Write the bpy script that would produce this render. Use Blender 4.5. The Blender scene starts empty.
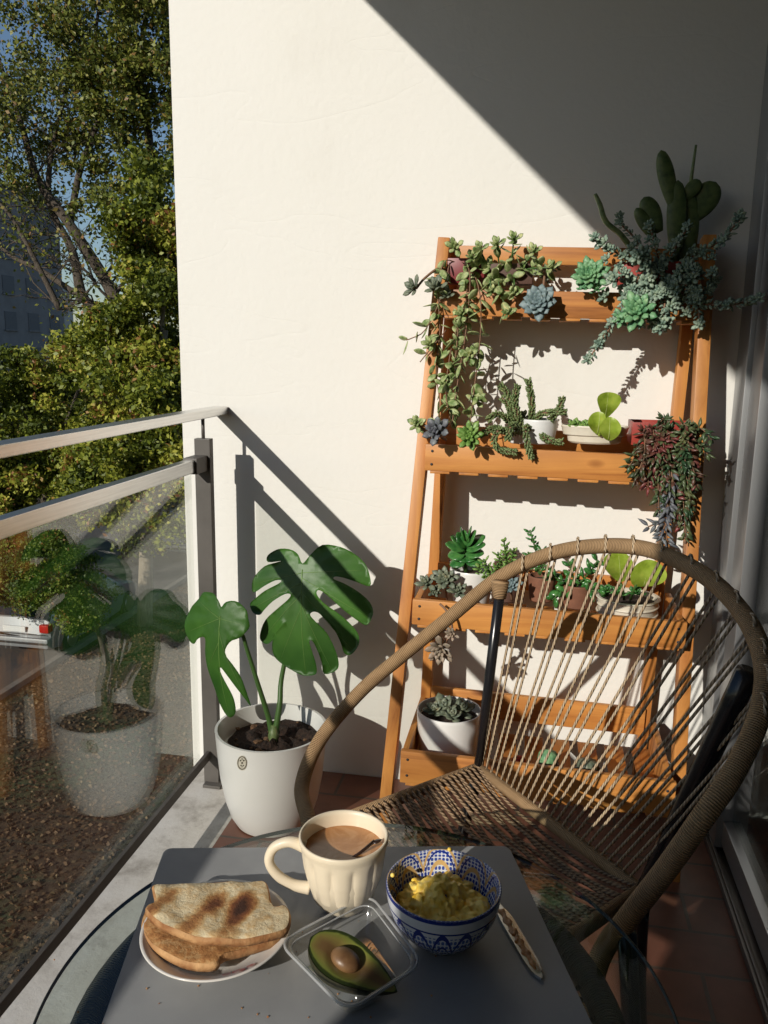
import bpy, bmesh, math, random
import numpy as np
from mathutils import Vector, Matrix
from mathutils.geometry import delaunay_2d_cdt
R = random.Random(7)
RN = np.random.default_rng(11)
C = bpy.context.scene.collection
V = Vector
PI = math.pi

# ------------------------------------------------------------------ camera frame
F = 822.0; CX = 384.0; CY = 512.0
dv = V((541-CX, 353-CY, F)).normalized()
up = -V((322-CX, 4700-CY, F)); up = (up - up.dot(dv)*dv).normalized()
xr = dv.cross(up)
RM = Matrix((xr, dv, up))
CAM = V((0, -2.0592, 1.16))
def ray(px, py): return RM @ V((px-CX, py-CY, F))
def P(px, py, Y):
    v = ray(px, py); return CAM + v*((Y-CAM.y)/v.y)
def PZ(px, py, Z):
    v = ray(px, py); return CAM + v*((Z-CAM.z)/v.z)
def PP(px, py, p0, n):
    v = ray(px, py); return CAM + v*((p0-CAM).dot(n)/v.dot(n))

# ------------------------------------------------------------------ materials
def nodes(name):
    m = bpy.data.materials.new(name); m.use_nodes = True
    nt = m.node_tree; b = nt.nodes['Principled BSDF']; return m, nt, b
def N(nt, t, **k):
    n = nt.nodes.new(t)
    for a, v in k.items():
        if a.startswith('i_'): n.inputs[a[2:].replace('_', ' ')].default_value = v
        else: setattr(n, a, v)
    return n
def c4(c): return (c[0], c[1], c[2], 1)
def mapping(nt, scale=(1,1,1), src='Object', rot=(0,0,0)):
    tc = N(nt, 'ShaderNodeTexCoord'); mp = N(nt, 'ShaderNodeMapping')
    mp.inputs['Scale'].default_value = scale; mp.inputs['Rotation'].default_value = rot
    nt.links.new(tc.outputs[src], mp.inputs[0]); return mp.outputs[0]
def ramp(nt, fac, stops):
    r = N(nt, 'ShaderNodeValToRGB'); el = r.color_ramp.elements
    el[0].position = stops[0][0]; el[0].color = c4(stops[0][1])
    el[1].position = stops[-1][0]; el[1].color = c4(stops[-1][1])
    for p, c in stops[1:-1]:
        e = el.new(p); e.color = c4(c)
    nt.links.new(fac, r.inputs[0]); return r.outputs[0]
def noise(nt, vec, scale, detail=4, rough=.55, dist=0):
    n = N(nt, 'ShaderNodeTexNoise'); n.inputs['Scale'].default_value = scale
    n.inputs['Detail'].default_value = detail; n.inputs['Roughness'].default_value = rough
    n.inputs['Distortion'].default_value = dist
    nt.links.new(vec, n.inputs['Vector']); return n.outputs[0]
def bump(nt, b, h, strength, dist=.002):
    n = N(nt, 'ShaderNodeBump'); n.inputs['Strength'].default_value = strength
    n.inputs['Distance'].default_value = dist
    nt.links.new(h, n.inputs['Height']); nt.links.new(n.outputs[0], b.inputs['Normal']); return n
def mat(name, c, rough=.6, c2=None, scale=20, stops=None, bmp=None, metal=0, spec=.5, mscale=(1,1,1), src='Object', coat=0, transl=0, detail=5, sss=0):
    m, nt, b = nodes(name)
    b.inputs['Roughness'].default_value = rough; b.inputs['Metallic'].default_value = metal
    b.inputs['Specular IOR Level'].default_value = spec; b.inputs['Coat Weight'].default_value = coat
    vec = mapping(nt, mscale, src); col = None
    if c2 or stops:
        f = noise(nt, vec, scale, detail)
        col = ramp(nt, f, stops or [(.32, c), (.68, c2)])
        nt.links.new(col, b.inputs['Base Color'])
    else: b.inputs['Base Color'].default_value = c4(c)
    if bmp: bump(nt, b, noise(nt, vec, bmp[0], 4), bmp[1], bmp[2] if len(bmp) > 2 else .002)
    if sss:
        b.inputs['Subsurface Weight'].default_value = sss; b.inputs['Subsurface Radius'].default_value = (.4,.5,.15)
        b.inputs['Subsurface Scale'].default_value = .01
    if transl:
        t = N(nt, 'ShaderNodeBsdfTranslucent'); t.inputs[0].default_value = c4([min(1, x*1.4) for x in c])
        if col: nt.links.new(col, t.inputs[0])
        mx = N(nt, 'ShaderNodeMixShader'); mx.inputs[0].default_value = transl
        nt.links.new(b.outputs[0], mx.inputs[1]); nt.links.new(t.outputs[0], mx.inputs[2])
        nt.links.new(mx.outputs[0], nt.nodes['Material Output'].inputs[0])
    return m
def tone_mat(name, stops, rough=.5, transl=.25):
    # leaf colour picked per leaf from the 'tone' attribute
    m, nt, b = nodes(name)
    a = N(nt, 'ShaderNodeAttribute'); a.attribute_name = 'tone'
    col = ramp(nt, a.outputs['Fac'], stops); nt.links.new(col, b.inputs['Base Color'])
    b.inputs['Roughness'].default_value = rough; b.inputs['Specular IOR Level'].default_value = .4
    t = N(nt, 'ShaderNodeBsdfTranslucent'); nt.links.new(col, t.inputs[0])
    mx = N(nt, 'ShaderNodeMixShader'); mx.inputs[0].default_value = transl
    nt.links.new(b.outputs[0], mx.inputs[1]); nt.links.new(t.outputs[0], mx.inputs[2])
    nt.links.new(mx.outputs[0], nt.nodes['Material Output'].inputs[0]); return m
def glass_mat(name, tint, ior=1.52, rough=0.0, haze=0):
    m, nt, b = nodes(name); nt.nodes.remove(b)
    t = N(nt, 'ShaderNodeBsdfTransparent'); t.inputs[0].default_value = c4(tint)
    g = N(nt, 'ShaderNodeBsdfGlossy'); g.inputs['Roughness'].default_value = rough
    g.inputs[0].default_value = (1,1,1,1)
    geo = N(nt, 'ShaderNodeNewGeometry'); dt = N(nt, 'ShaderNodeVectorMath', operation='DOT_PRODUCT')
    nt.links.new(geo.outputs['Normal'], dt.inputs[0]); nt.links.new(geo.outputs['Incoming'], dt.inputs[1])
    ab = N(nt, 'ShaderNodeMath', operation='ABSOLUTE'); nt.links.new(dt.outputs['Value'], ab.inputs[0])
    om = N(nt, 'ShaderNodeMath', operation='SUBTRACT'); om.inputs[0].default_value = 1; nt.links.new(ab.outputs[0], om.inputs[1])
    pw = N(nt, 'ShaderNodeMath', operation='POWER'); pw.inputs[1].default_value = 5; nt.links.new(om.outputs[0], pw.inputs[0])
    f0 = ((ior-1)/(ior+1))**2
    f = N(nt, 'ShaderNodeMath', operation='MULTIPLY_ADD'); f.inputs[1].default_value = 1-f0; f.inputs[2].default_value = f0; nt.links.new(pw.outputs[0], f.inputs[0])
    mx = N(nt, 'ShaderNodeMixShader')
    nt.links.new(f.outputs[0], mx.inputs[0]); nt.links.new(t.outputs[0], mx.inputs[1]); nt.links.new(g.outputs[0], mx.inputs[2])
    out = mx.outputs[0]
    if haze:
        d = N(nt, 'ShaderNodeBsdfDiffuse'); d.inputs[0].default_value = (.7,.7,.7,1)
        m2 = N(nt, 'ShaderNodeMixShader'); m2.inputs[0].default_value = haze
        nt.links.new(out, m2.inputs[1]); nt.links.new(d.outputs[0], m2.inputs[2]); out = m2.outputs[0]
    nt.links.new(out, nt.nodes['Material Output'].inputs[0]); return m
def wood(name, axis):
    m, nt, b = nodes(name)
    s = [26, 26, 26]; s[axis] = 1.6
    vec = mapping(nt, s)
    n1 = noise(nt, vec, 1.0, 6, .6, .6); n2 = noise(nt, mapping(nt, (3,3,3)), 1.3, 2)
    col = ramp(nt, n1, [(.28, (.27,.095,.022)), (.42, (.50,.20,.048)), (.6, (.62,.28,.07)), (.74, (.40,.15,.034))])
    sk = [9, 9, 9]; sk[axis] = 4.5
    vo = N(nt, 'ShaderNodeTexVoronoi'); vo.inputs['Scale'].default_value = 1; nt.links.new(mapping(nt, sk), vo.inputs['Vector'])
    kn = ramp(nt, vo.outputs['Distance'], [(.0, (.25,.16,.10)), (.07, (.45,.33,.25)), (.13, (1,1,1)), (1, (1,1,1))])
    mk = N(nt, 'ShaderNodeMix', data_type='RGBA', blend_type='MULTIPLY'); mk.inputs[0].default_value = .85
    nt.links.new(col, mk.inputs[6]); nt.links.new(kn, mk.inputs[7]); col = mk.outputs[2]
    mx = N(nt, 'ShaderNodeMix', data_type='RGBA', blend_type='MULTIPLY'); mx.inputs[0].default_value = .85
    c2 = ramp(nt, n2, [(.35, (.72,.66,.62)), (.65, (1.08,1.05,1.0))])
    nt.links.new(col, mx.inputs[6]); nt.links.new(c2, mx.inputs[7]); nt.links.new(mx.outputs[2], b.inputs['Base Color'])
    b.inputs['Roughness'].default_value = .48
    bump(nt, b, n1, .25, .0015); return m
def rope(name, c1, c2, fu, rough=.75, strength=.8, diag=1.0):
    # cord wound round a tube: UV x runs along the tube, y around it
    m, nt, b = nodes(name)
    vec = mapping(nt, (1,1,1), 'UV')
    w = N(nt, 'ShaderNodeTexWave'); w.wave_type = 'BANDS'; w.bands_direction = 'X'
    mp = N(nt, 'ShaderNodeVectorRotate'); mp.rotation_type = 'Z_AXIS'; mp.inputs['Angle'].default_value = 0
    sep = N(nt, 'ShaderNodeSeparateXYZ'); nt.links.new(vec, sep.inputs[0])
    a = N(nt, 'ShaderNodeMath', operation='MULTIPLY'); a.inputs[1].default_value = diag; nt.links.new(sep.outputs[1], a.inputs[0])
    q = N(nt, 'ShaderNodeMath', operation='MULTIPLY'); q.inputs[1].default_value = fu; nt.links.new(sep.outputs[0], q.inputs[0])
    s = N(nt, 'ShaderNodeMath', operation='ADD'); nt.links.new(a.outputs[0], s.inputs[0]); nt.links.new(q.outputs[0], s.inputs[1])
    t = N(nt, 'ShaderNodeMath', operation='MULTIPLY'); t.inputs[1].default_value = 2*PI; nt.links.new(s.outputs[0], t.inputs[0])
    sn = N(nt, 'ShaderNodeMath', operation='SINE'); nt.links.new(t.outputs[0], sn.inputs[0])
    h = N(nt, 'ShaderNodeMath', operation='MULTIPLY_ADD'); h.inputs[1].default_value = .5; h.inputs[2].default_value = .5
    nt.links.new(sn.outputs[0], h.inputs[0])
    nn = noise(nt, mapping(nt, (1,1,1)), 55, 3)
    ad = N(nt, 'ShaderNodeMath', operation='MULTIPLY_ADD'); ad.inputs[1].default_value = .55
    nt.links.new(h.outputs[0], ad.inputs[0]); 
    m3 = N(nt, 'ShaderNodeMath', operation='MULTIPLY'); m3.inputs[1].default_value = .55; nt.links.new(nn, m3.inputs[0])
    nt.links.new(m3.outputs[0], ad.inputs[2])
    nt.links.new(ramp(nt, ad.outputs[0], [(.2, c1), (.8, c2)]), b.inputs['Base Color'])
    b.inputs['Roughness'].default_value = rough
    bump(nt, b, h.outputs[0], strength, .0018)
    return m

M = {}
M['wood_x'] = wood('varnished wood grain along x', 0)
M['wood_y'] = wood('varnished wood grain along y', 1)
M['wood_z'] = wood('varnished wood grain along z', 2)
M['steel'] = mat('brushed steel', (.68,.67,.65), .30, metal=1, c2=(.80,.79,.77), scale=6, mscale=(40,1,40), bmp=(300,.05))
M['post_steel'] = mat('steel darkened for shade', (.075,.068,.06), .5, metal=0, c2=(.11,.10,.09), scale=8, bmp=(200,.05))  # dark base colour stands in for the steel's shaded, dimly reflecting face
M['channel'] = mat('brown weathered channel', (.07,.058,.05), .7, c2=(.10,.085,.075), scale=20)
M['glass'] = glass_mat('balustrade glass', (.965,.975,.96), 1.75)
M['table_glass'] = glass_mat('table glass', (.86,.90,.88), 1.5)
M['door_glass'] = glass_mat('door glass', (.75,.79,.78), 1.7)
M['glass_edge'] = mat('glass edge', (.03,.045,.04), .15)
M['alu'] = mat('anodised aluminium', (.42,.43,.44), .38, metal=.8, bmp=(400,.03))
M['alu_dark'] = mat('dark gasket', (.025,.025,.028), .6)
M['curtain'] = mat('pale curtain', (.55,.54,.50), .9, bmp=(500,.2), transl=.3)
M['white_pot'] = mat('white glazed pot', (.78,.77,.74), .28, c2=(.82,.81,.79), scale=6, coat=.2)
M['white_pot2'] = mat('white matt pot', (.76,.76,.75), .4)
M['cream_pot'] = mat('cream ceramic', (.62,.56,.45), .5, c2=(.70,.65,.54), scale=30, bmp=(60,.2))
M['terracotta_red'] = mat('red plastic pot', (.36,.045,.03), .4, c2=(.28,.03,.025), scale=15)
M['maroon'] = mat('maroon plastic pot', (.20,.02,.025), .4)
M['terracotta'] = mat('terracotta', (.24,.10,.055), .8, c2=(.17,.07,.04), scale=40, bmp=(80,.3))
M['brown_pot'] = mat('dark brown pot', (.10,.05,.035), .6)
M['soil'] = mat('potting soil', (.014,.008,.006), .95, c2=(.055,.030,.020), scale=120, bmp=(150,1,.006))
M['bark_chip'] = mat('bark chip', (.22,.12,.06), .9, c2=(.08,.04,.02), scale=60, bmp=(90,.6))
M['black_metal'] = mat('black lacquered tube', (.012,.012,.014), .22, spec=.5)
M['rim_rope'] = rope('brown cord wrapping', (.24,.14,.065), (.56,.36,.185), 330, strength=1.0, diag=1)
M['cord'] = rope('tan twisted cord', (.26,.175,.10), (.62,.48,.32), 95, strength=1.0, diag=2)
M['seat_cord'] = rope('seat cord', (.13,.078,.04), (.36,.24,.14), 95, strength=1.0, diag=2)
M['table_rope'] = rope('table ring cord', (.03,.026,.02), (.09,.075,.05), 300)
M['mug'] = mat('cream stoneware', (.77,.66,.49), .42, c2=(.81,.71,.54), scale=12, coat=.15)
M['plate'] = mat('white porcelain', (.74,.71,.66), .2, coat=.3)
M['rose_print'] = mat('red flower print', (.45,.04,.06), .3, c2=(.7,.6,.55), scale=140)
M['slate'] = mat('grey satin serving board', (.25,.255,.26), .38, c2=(.31,.315,.32), scale=9, spec=.6, bmp=(700,.06), detail=8)
def _sm():
    nt = M['slate'].node_tree; b = nt.nodes['Principled BSDF']; n1 = noise(nt, mapping(nt, (1,1,1)), 16, 7, .7, .6)
    rr = N(nt, 'ShaderNodeMapRange'); rr.inputs[1].default_value = .35; rr.inputs[2].default_value = .7; rr.inputs[3].default_value = .30; rr.inputs[4].default_value = .58
    nt.links.new(n1, rr.inputs[0]); nt.links.new(rr.outputs[0], b.inputs['Roughness'])
_sm()
M['clear_plastic'] = glass_mat('clear plastic', (.93,.94,.93), 1.45, .06, .05)
M['egg'] = mat('scrambled egg', (1.0,.62,.05), .35, c2=(1.0,.78,.22), scale=90, bmp=(160,.8,.002), sss=.1)
M['skin_avo'] = mat('avocado skin', (.018,.022,.010), .38, c2=(.05,.045,.02), scale=90, bmp=(140,.8,.002))
M['knife'] = mat('polished cutlery steel', (.62,.60,.57), .2, metal=1)
M['butter'] = mat('butter smear', (.50,.24,.07), .35, c2=(.30,.11,.03), scale=120, bmp=(150,.8,.002))
M['choc'] = mat('dark spoon', (.03,.015,.01), .2)
M['monstera'] = None
M['stem'] = mat('green stem', (.06,.13,.03), .45)
M['brown_stem'] = mat('brown stem', (.22,.12,.07), .7)

def leafm(name, a, b, rough=.45, transl=.0, scale=70, sss=.1):
    md = [(x+y)/2 for x, y in zip(a, b)]; dk = [x*.62 for x in a]; yl = [b[0]*1.25+.03, b[1]*1.02, b[2]*.8]
    return mat(name, a, rough, stops=[(.26, dk), (.40, a), (.5, md), (.62, b), (.78, yl)], scale=scale, transl=transl, sss=sss, detail=5, bmp=(150, .25, .0008))
M['varieg'] = leafm('pale edged green leaf', (.16,.25,.07), (.50,.55,.27), .5, .12, 75)
M['fresh'] = leafm('fresh green leaf', (.13,.26,.05), (.26,.42,.11), .45, .1)
M['lime'] = leafm('yellow green leaf', (.30,.42,.04), (.42,.54,.08), .35, .25, 40)
M['greygreen'] = leafm('grey green leaf', (.11,.14,.10), (.19,.21,.14), .5)
M['blue'] = leafm('blue grey leaf', (.13,.19,.20), (.22,.29,.30), .55)
M['bluegreen'] = leafm('blue green leaf', (.15,.23,.18), (.32,.40,.30), .55)
M['mint'] = leafm('mint green leaf', (.10,.26,.12), (.22,.40,.20), .5)
M['pink'] = leafm('pinkish grey leaf', (.24,.20,.15), (.36,.27,.20), .5)
M['purple'] = leafm('purple slate leaf', (.10,.10,.12), (.17,.19,.20), .5)
M['jade'] = leafm('jade leaf', (.03,.13,.03), (.07,.21,.05), .25)
M['sedum'] = leafm('sedum leaf', (.10,.15,.05), (.20,.25,.10), .5)
M['dark_red'] = leafm('dark red green leaf', (.035,.06,.025), (.19,.045,.045), .4, 0, 18)
M['cactus'] = leafm('cactus pad', (.055,.095,.025), (.10,.14,.04), .5)
def monstera_mat():
    m, nt, b = nodes('monstera leaf')
    v = mapping(nt)
    col = ramp(nt, noise(nt, v, 9, 4), [(.35, (.028,.10,.012)), (.65, (.06,.17,.022))])
    nt.links.new(col, b.inputs['Base Color']); b.inputs['Roughness'].default_value = .46
    b.inputs['Coat Weight'].default_value = 0
    bump(nt, b, noise(nt, v, 28, 3), .25, .003)
    t = N(nt, 'ShaderNodeBsdfTranslucent'); t.inputs[0].default_value = (.12,.32,.02,1)
    mx = N(nt, 'ShaderNodeMixShader'); mx.inputs[0].default_value = .12
    nt.links.new(b.outputs[0], mx.inputs[1]); nt.links.new(t.outputs[0], mx.inputs[2])
    nt.links.new(mx.outputs[0], nt.nodes['Material Output'].inputs[0]); return m
M['monstera'] = monstera_mat()
M['vein_lime'] = mat('pale lime vein', (.50,.58,.20), .5)
M['vein'] = mat('pale leaf vein', (.16,.28,.07), .5)

def wall_mat():
    m, nt, b = nodes('painted plaster')
    v = mapping(nt)
    n1 = noise(nt, v, 1.2, 5); n2 = noise(nt, v, 60, 4)
    nt.links.new(ramp(nt, noise(nt, mapping(nt, (1,1,.6)), 2.2, 7, .65), [(.3, (.74,.725,.675)), (.45, (.785,.775,.73)), (.7, (.80,.79,.75))]), b.inputs['Base Color'])
    b.inputs['Roughness'].default_value = .85
    # fine cracks: thin band of a distorted noise
    n3 = noise(nt, mapping(nt, (1,1,5)), .9, 3, .5, .4)
    r = ramp(nt, n3, [(.495, (1,1,1)), (.5, (0,0,0)), (.505, (1,1,1))])
    mx = N(nt, 'ShaderNodeMath', operation='MULTIPLY_ADD'); mx.inputs[1].default_value = .25
    nt.links.new(r, mx.inputs[0]); nt.links.new(n2, mx.inputs[2])
    bump(nt, b, mx.outputs[0], .26, .004); return m
M['wall'] = wall_mat()
M['ceiling'] = mat('ceiling paint', (.6,.59,.56), .9)
def concrete():
    m, nt, b = nodes('worn painted concrete')
    v = mapping(nt); n1 = noise(nt, v, 7, 8, .7); n2 = noise(nt, v, 55, 6, .75)
    col = ramp(nt, n1, [(.35, (.36,.33,.29)), (.5, (.58,.55,.50)), (.7, (.66,.64,.60))])
    mx = N(nt, 'ShaderNodeMix', data_type='RGBA', blend_type='MULTIPLY'); mx.inputs[0].default_value = 1
    nt.links.new(col, mx.inputs[6]); nt.links.new(ramp(nt, n2, [(.28, (.35,.25,.18)), (.38, (1,1,1)), (1, (1,1,1))]), mx.inputs[7])
    nt.links.new(mx.outputs[2], b.inputs['Base Color']); b.inputs['Roughness'].default_value = .85
    bump(nt, b, n2, .4, .003); return m
M['concrete'] = concrete()
def tiles():
    m, nt, b = nodes('reddish clay tiles')
    v = mapping(nt)
    br = N(nt, 'ShaderNodeTexBrick'); br.inputs['Scale'].default_value = 1
    br.inputs['Brick Width'].default_value = .24; br.inputs['Row Height'].default_value = .12
    br.inputs['Mortar Size'].default_value = .004; br.inputs['Color1'].default_value = (.165,.07,.047,1)
    br.inputs['Color2'].default_value = (.20,.088,.057,1); br.inputs['Mortar'].default_value = (.09,.07,.055,1)
    nt.links.new(v, br.inputs['Vector'])
    mx = N(nt, 'ShaderNodeMix', data_type='RGBA', blend_type='MULTIPLY'); mx.inputs[0].default_value = .6
    nt.links.new(br.outputs[0], mx.inputs[6]); nt.links.new(ramp(nt, noise(nt, v, 14, 6), [(.3, (.6,.6,.6)), (.7, (1.15,1.1,1.05))]), mx.inputs[7])
    nt.links.new(mx.outputs[2], b.inputs['Base Color']); b.inputs['Roughness'].default_value = .42
    inv = N(nt, 'ShaderNodeMath', operation='SUBTRACT'); inv.inputs[0].default_value = 1; nt.links.new(br.outputs[1], inv.inputs[1])
    bump(nt, b, inv.outputs[0], .6, .003); return m
M['tiles'] = tiles()
def bowl_mat(inside):
    m, nt, b = nodes('blue patterned glaze ' + ('inside' if inside else 'outside'))
    v = mapping(nt, (1,1,1), 'UV'); s = N(nt, 'ShaderNodeSeparateXYZ'); nt.links.new(v, s.inputs[0])
    def mth(op, a, bb=None, c=None):
        n = N(nt, 'ShaderNodeMath', operation=op)
        for i, x in enumerate((a, bb, c)):
            if x is None: continue
            if isinstance(x, (int, float)): n.inputs[i].default_value = x
            else: nt.links.new(x, n.inputs[i])
        return n.outputs[0]
    U, W = s.outputs[0], s.outputs[1]           # U 0..1 round, W 0..1 from rim to centre
    k = 9 if inside else 15
    fu = mth('SUBTRACT', mth('FRACT', mth('MULTIPLY', U, k)), .5)   # -.5...5
    # stacked pointed arches: distance field |fu| against height
    def arch(w0, h, wd):
        d = mth('ADD', mth('MULTIPLY', mth('POWER', mth('ABSOLUTE', fu), 2.0), 3.6), mth('DIVIDE', mth('SUBTRACT', w0+h, W), h))
        return mth('LESS_THAN', mth('ABSOLUTE', mth('SUBTRACT', d, 1)), wd)
    lat = mth('MULTIPLY', mth('SINE', mth('MULTIPLY', U, 2*PI*42)), mth('SINE', mth('MULTIPLY', W, 2*PI*(9 if inside else 7))))
    latm = mth('GREATER_THAN', mth('ABSOLUTE', lat), .38)
    blue = (.012,.03,.22); white = (.66,.68,.72); gold = (.62,.40,.16)
    def mixc(f, a, c):
        x = N(nt, 'ShaderNodeMix', data_type='RGBA')
        nt.links.new(f, x.inputs[0])
        for i, q in ((6, a), (7, c)):
            if isinstance(q, tuple): x.inputs[i].default_value = c4(q)
            else: nt.links.new(q, x.inputs[i])
        return x.outputs[2]
    if inside:
        base = mixc(latm, white, (.03,.07,.34))
        col = mixc(arch(.10, .42, .10), base, gold)
        col = mixc(arch(.22, .42, .05), col, blue)
        col = mixc(arch(.40, .42, .08), col, gold)
    else:
        base = mixc(latm, white, (.10,.16,.42))
        band = mth('MULTIPLY', mth('GREATER_THAN', W, .26), mth('LESS_THAN', W, .60))
        base = mixc(band, white, base)
        col = mixc(arch(.24, .30, .12), base, blue)
        col = mixc(arch(.40, .30, .06), col, blue)
        l1 = mth('LESS_THAN', mth('ABSOLUTE', mth('SUBTRACT', W, .61)), .018)
        col = mixc(l1, col, blue)
        l2 = mth('LESS_THAN', mth('ABSOLUTE', mth('SUBTRACT', W, .20)), .012)
        col = mixc(l2, col, blue)
    l3 = mth('LESS_THAN', W, .05); col = mixc(l3, col, blue)
    nt.links.new(col, b.inputs['Base Color']); b.inputs['Roughness'].default_value = .15; b.inputs['Coat Weight'].default_value = .3
    return m
M['bowl_out'] = bowl_mat(False); M['bowl_in'] = bowl_mat(True)
def toast_mat(name, spots, dark=.0):
    m, nt, b = nodes(name)
    tc = N(nt, 'ShaderNodeTexCoord'); obj = tc.outputs['Object']
    tot = None
    for (x, y, r, a) in spots:
        sub = N(nt, 'ShaderNodeVectorMath', operation='SUBTRACT'); sub.inputs[1].default_value = (x, y, 0); nt.links.new(obj, sub.inputs[0])
        mu = N(nt, 'ShaderNodeVectorMath', operation='MULTIPLY'); mu.inputs[1].default_value = (1, .55, 0); nt.links.new(sub.outputs[0], mu.inputs[0])
        ln = N(nt, 'ShaderNodeVectorMath', operation='LENGTH'); nt.links.new(mu.outputs[0], ln.inputs[0])
        mr = N(nt, 'ShaderNodeMapRange'); mr.interpolation_type = 'SMOOTHSTEP'
        mr.inputs[1].default_value = 0; mr.inputs[2].default_value = r; mr.inputs[3].default_value = a; mr.inputs[4].default_value = 0
        nt.links.new(ln.outputs['Value'], mr.inputs[0])
        if tot is None: tot = mr.outputs[0]
        else:
            ad = N(nt, 'ShaderNodeMath', operation='ADD'); nt.links.new(tot, ad.inputs[0]); nt.links.new(mr.outputs[0], ad.inputs[1]); tot = ad.outputs[0]
    n1 = noise(nt, obj, 90, 6, .7)
    ad = N(nt, 'ShaderNodeMath', operation='MULTIPLY_ADD'); ad.inputs[1].default_value = .62
    nt.links.new(n1, ad.inputs[0])
    if tot is not None: nt.links.new(tot, ad.inputs[2])
    else: ad.inputs[2].default_value = 0
    of = N(nt, 'ShaderNodeMath', operation='ADD'); of.inputs[1].default_value = dark; nt.links.new(ad.outputs[0], of.inputs[0])
    col = ramp(nt, of.outputs[0], [(.27, (.74,.62,.40)), (.40, (.62,.42,.20)), (.54, (.42,.20,.065)), (.72, (.20,.065,.02)), (1, (.05,.016,.006))])
    nt.links.new(col, b.inputs['Base Color']); b.inputs['Roughness'].default_value = .85
    bump(nt, b, n1, .8, .003); return m
M['crust'] = mat('bread crust', (.26,.10,.03), .8, c2=(.58,.34,.15), scale=38, bmp=(110,.7,.003))

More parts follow.
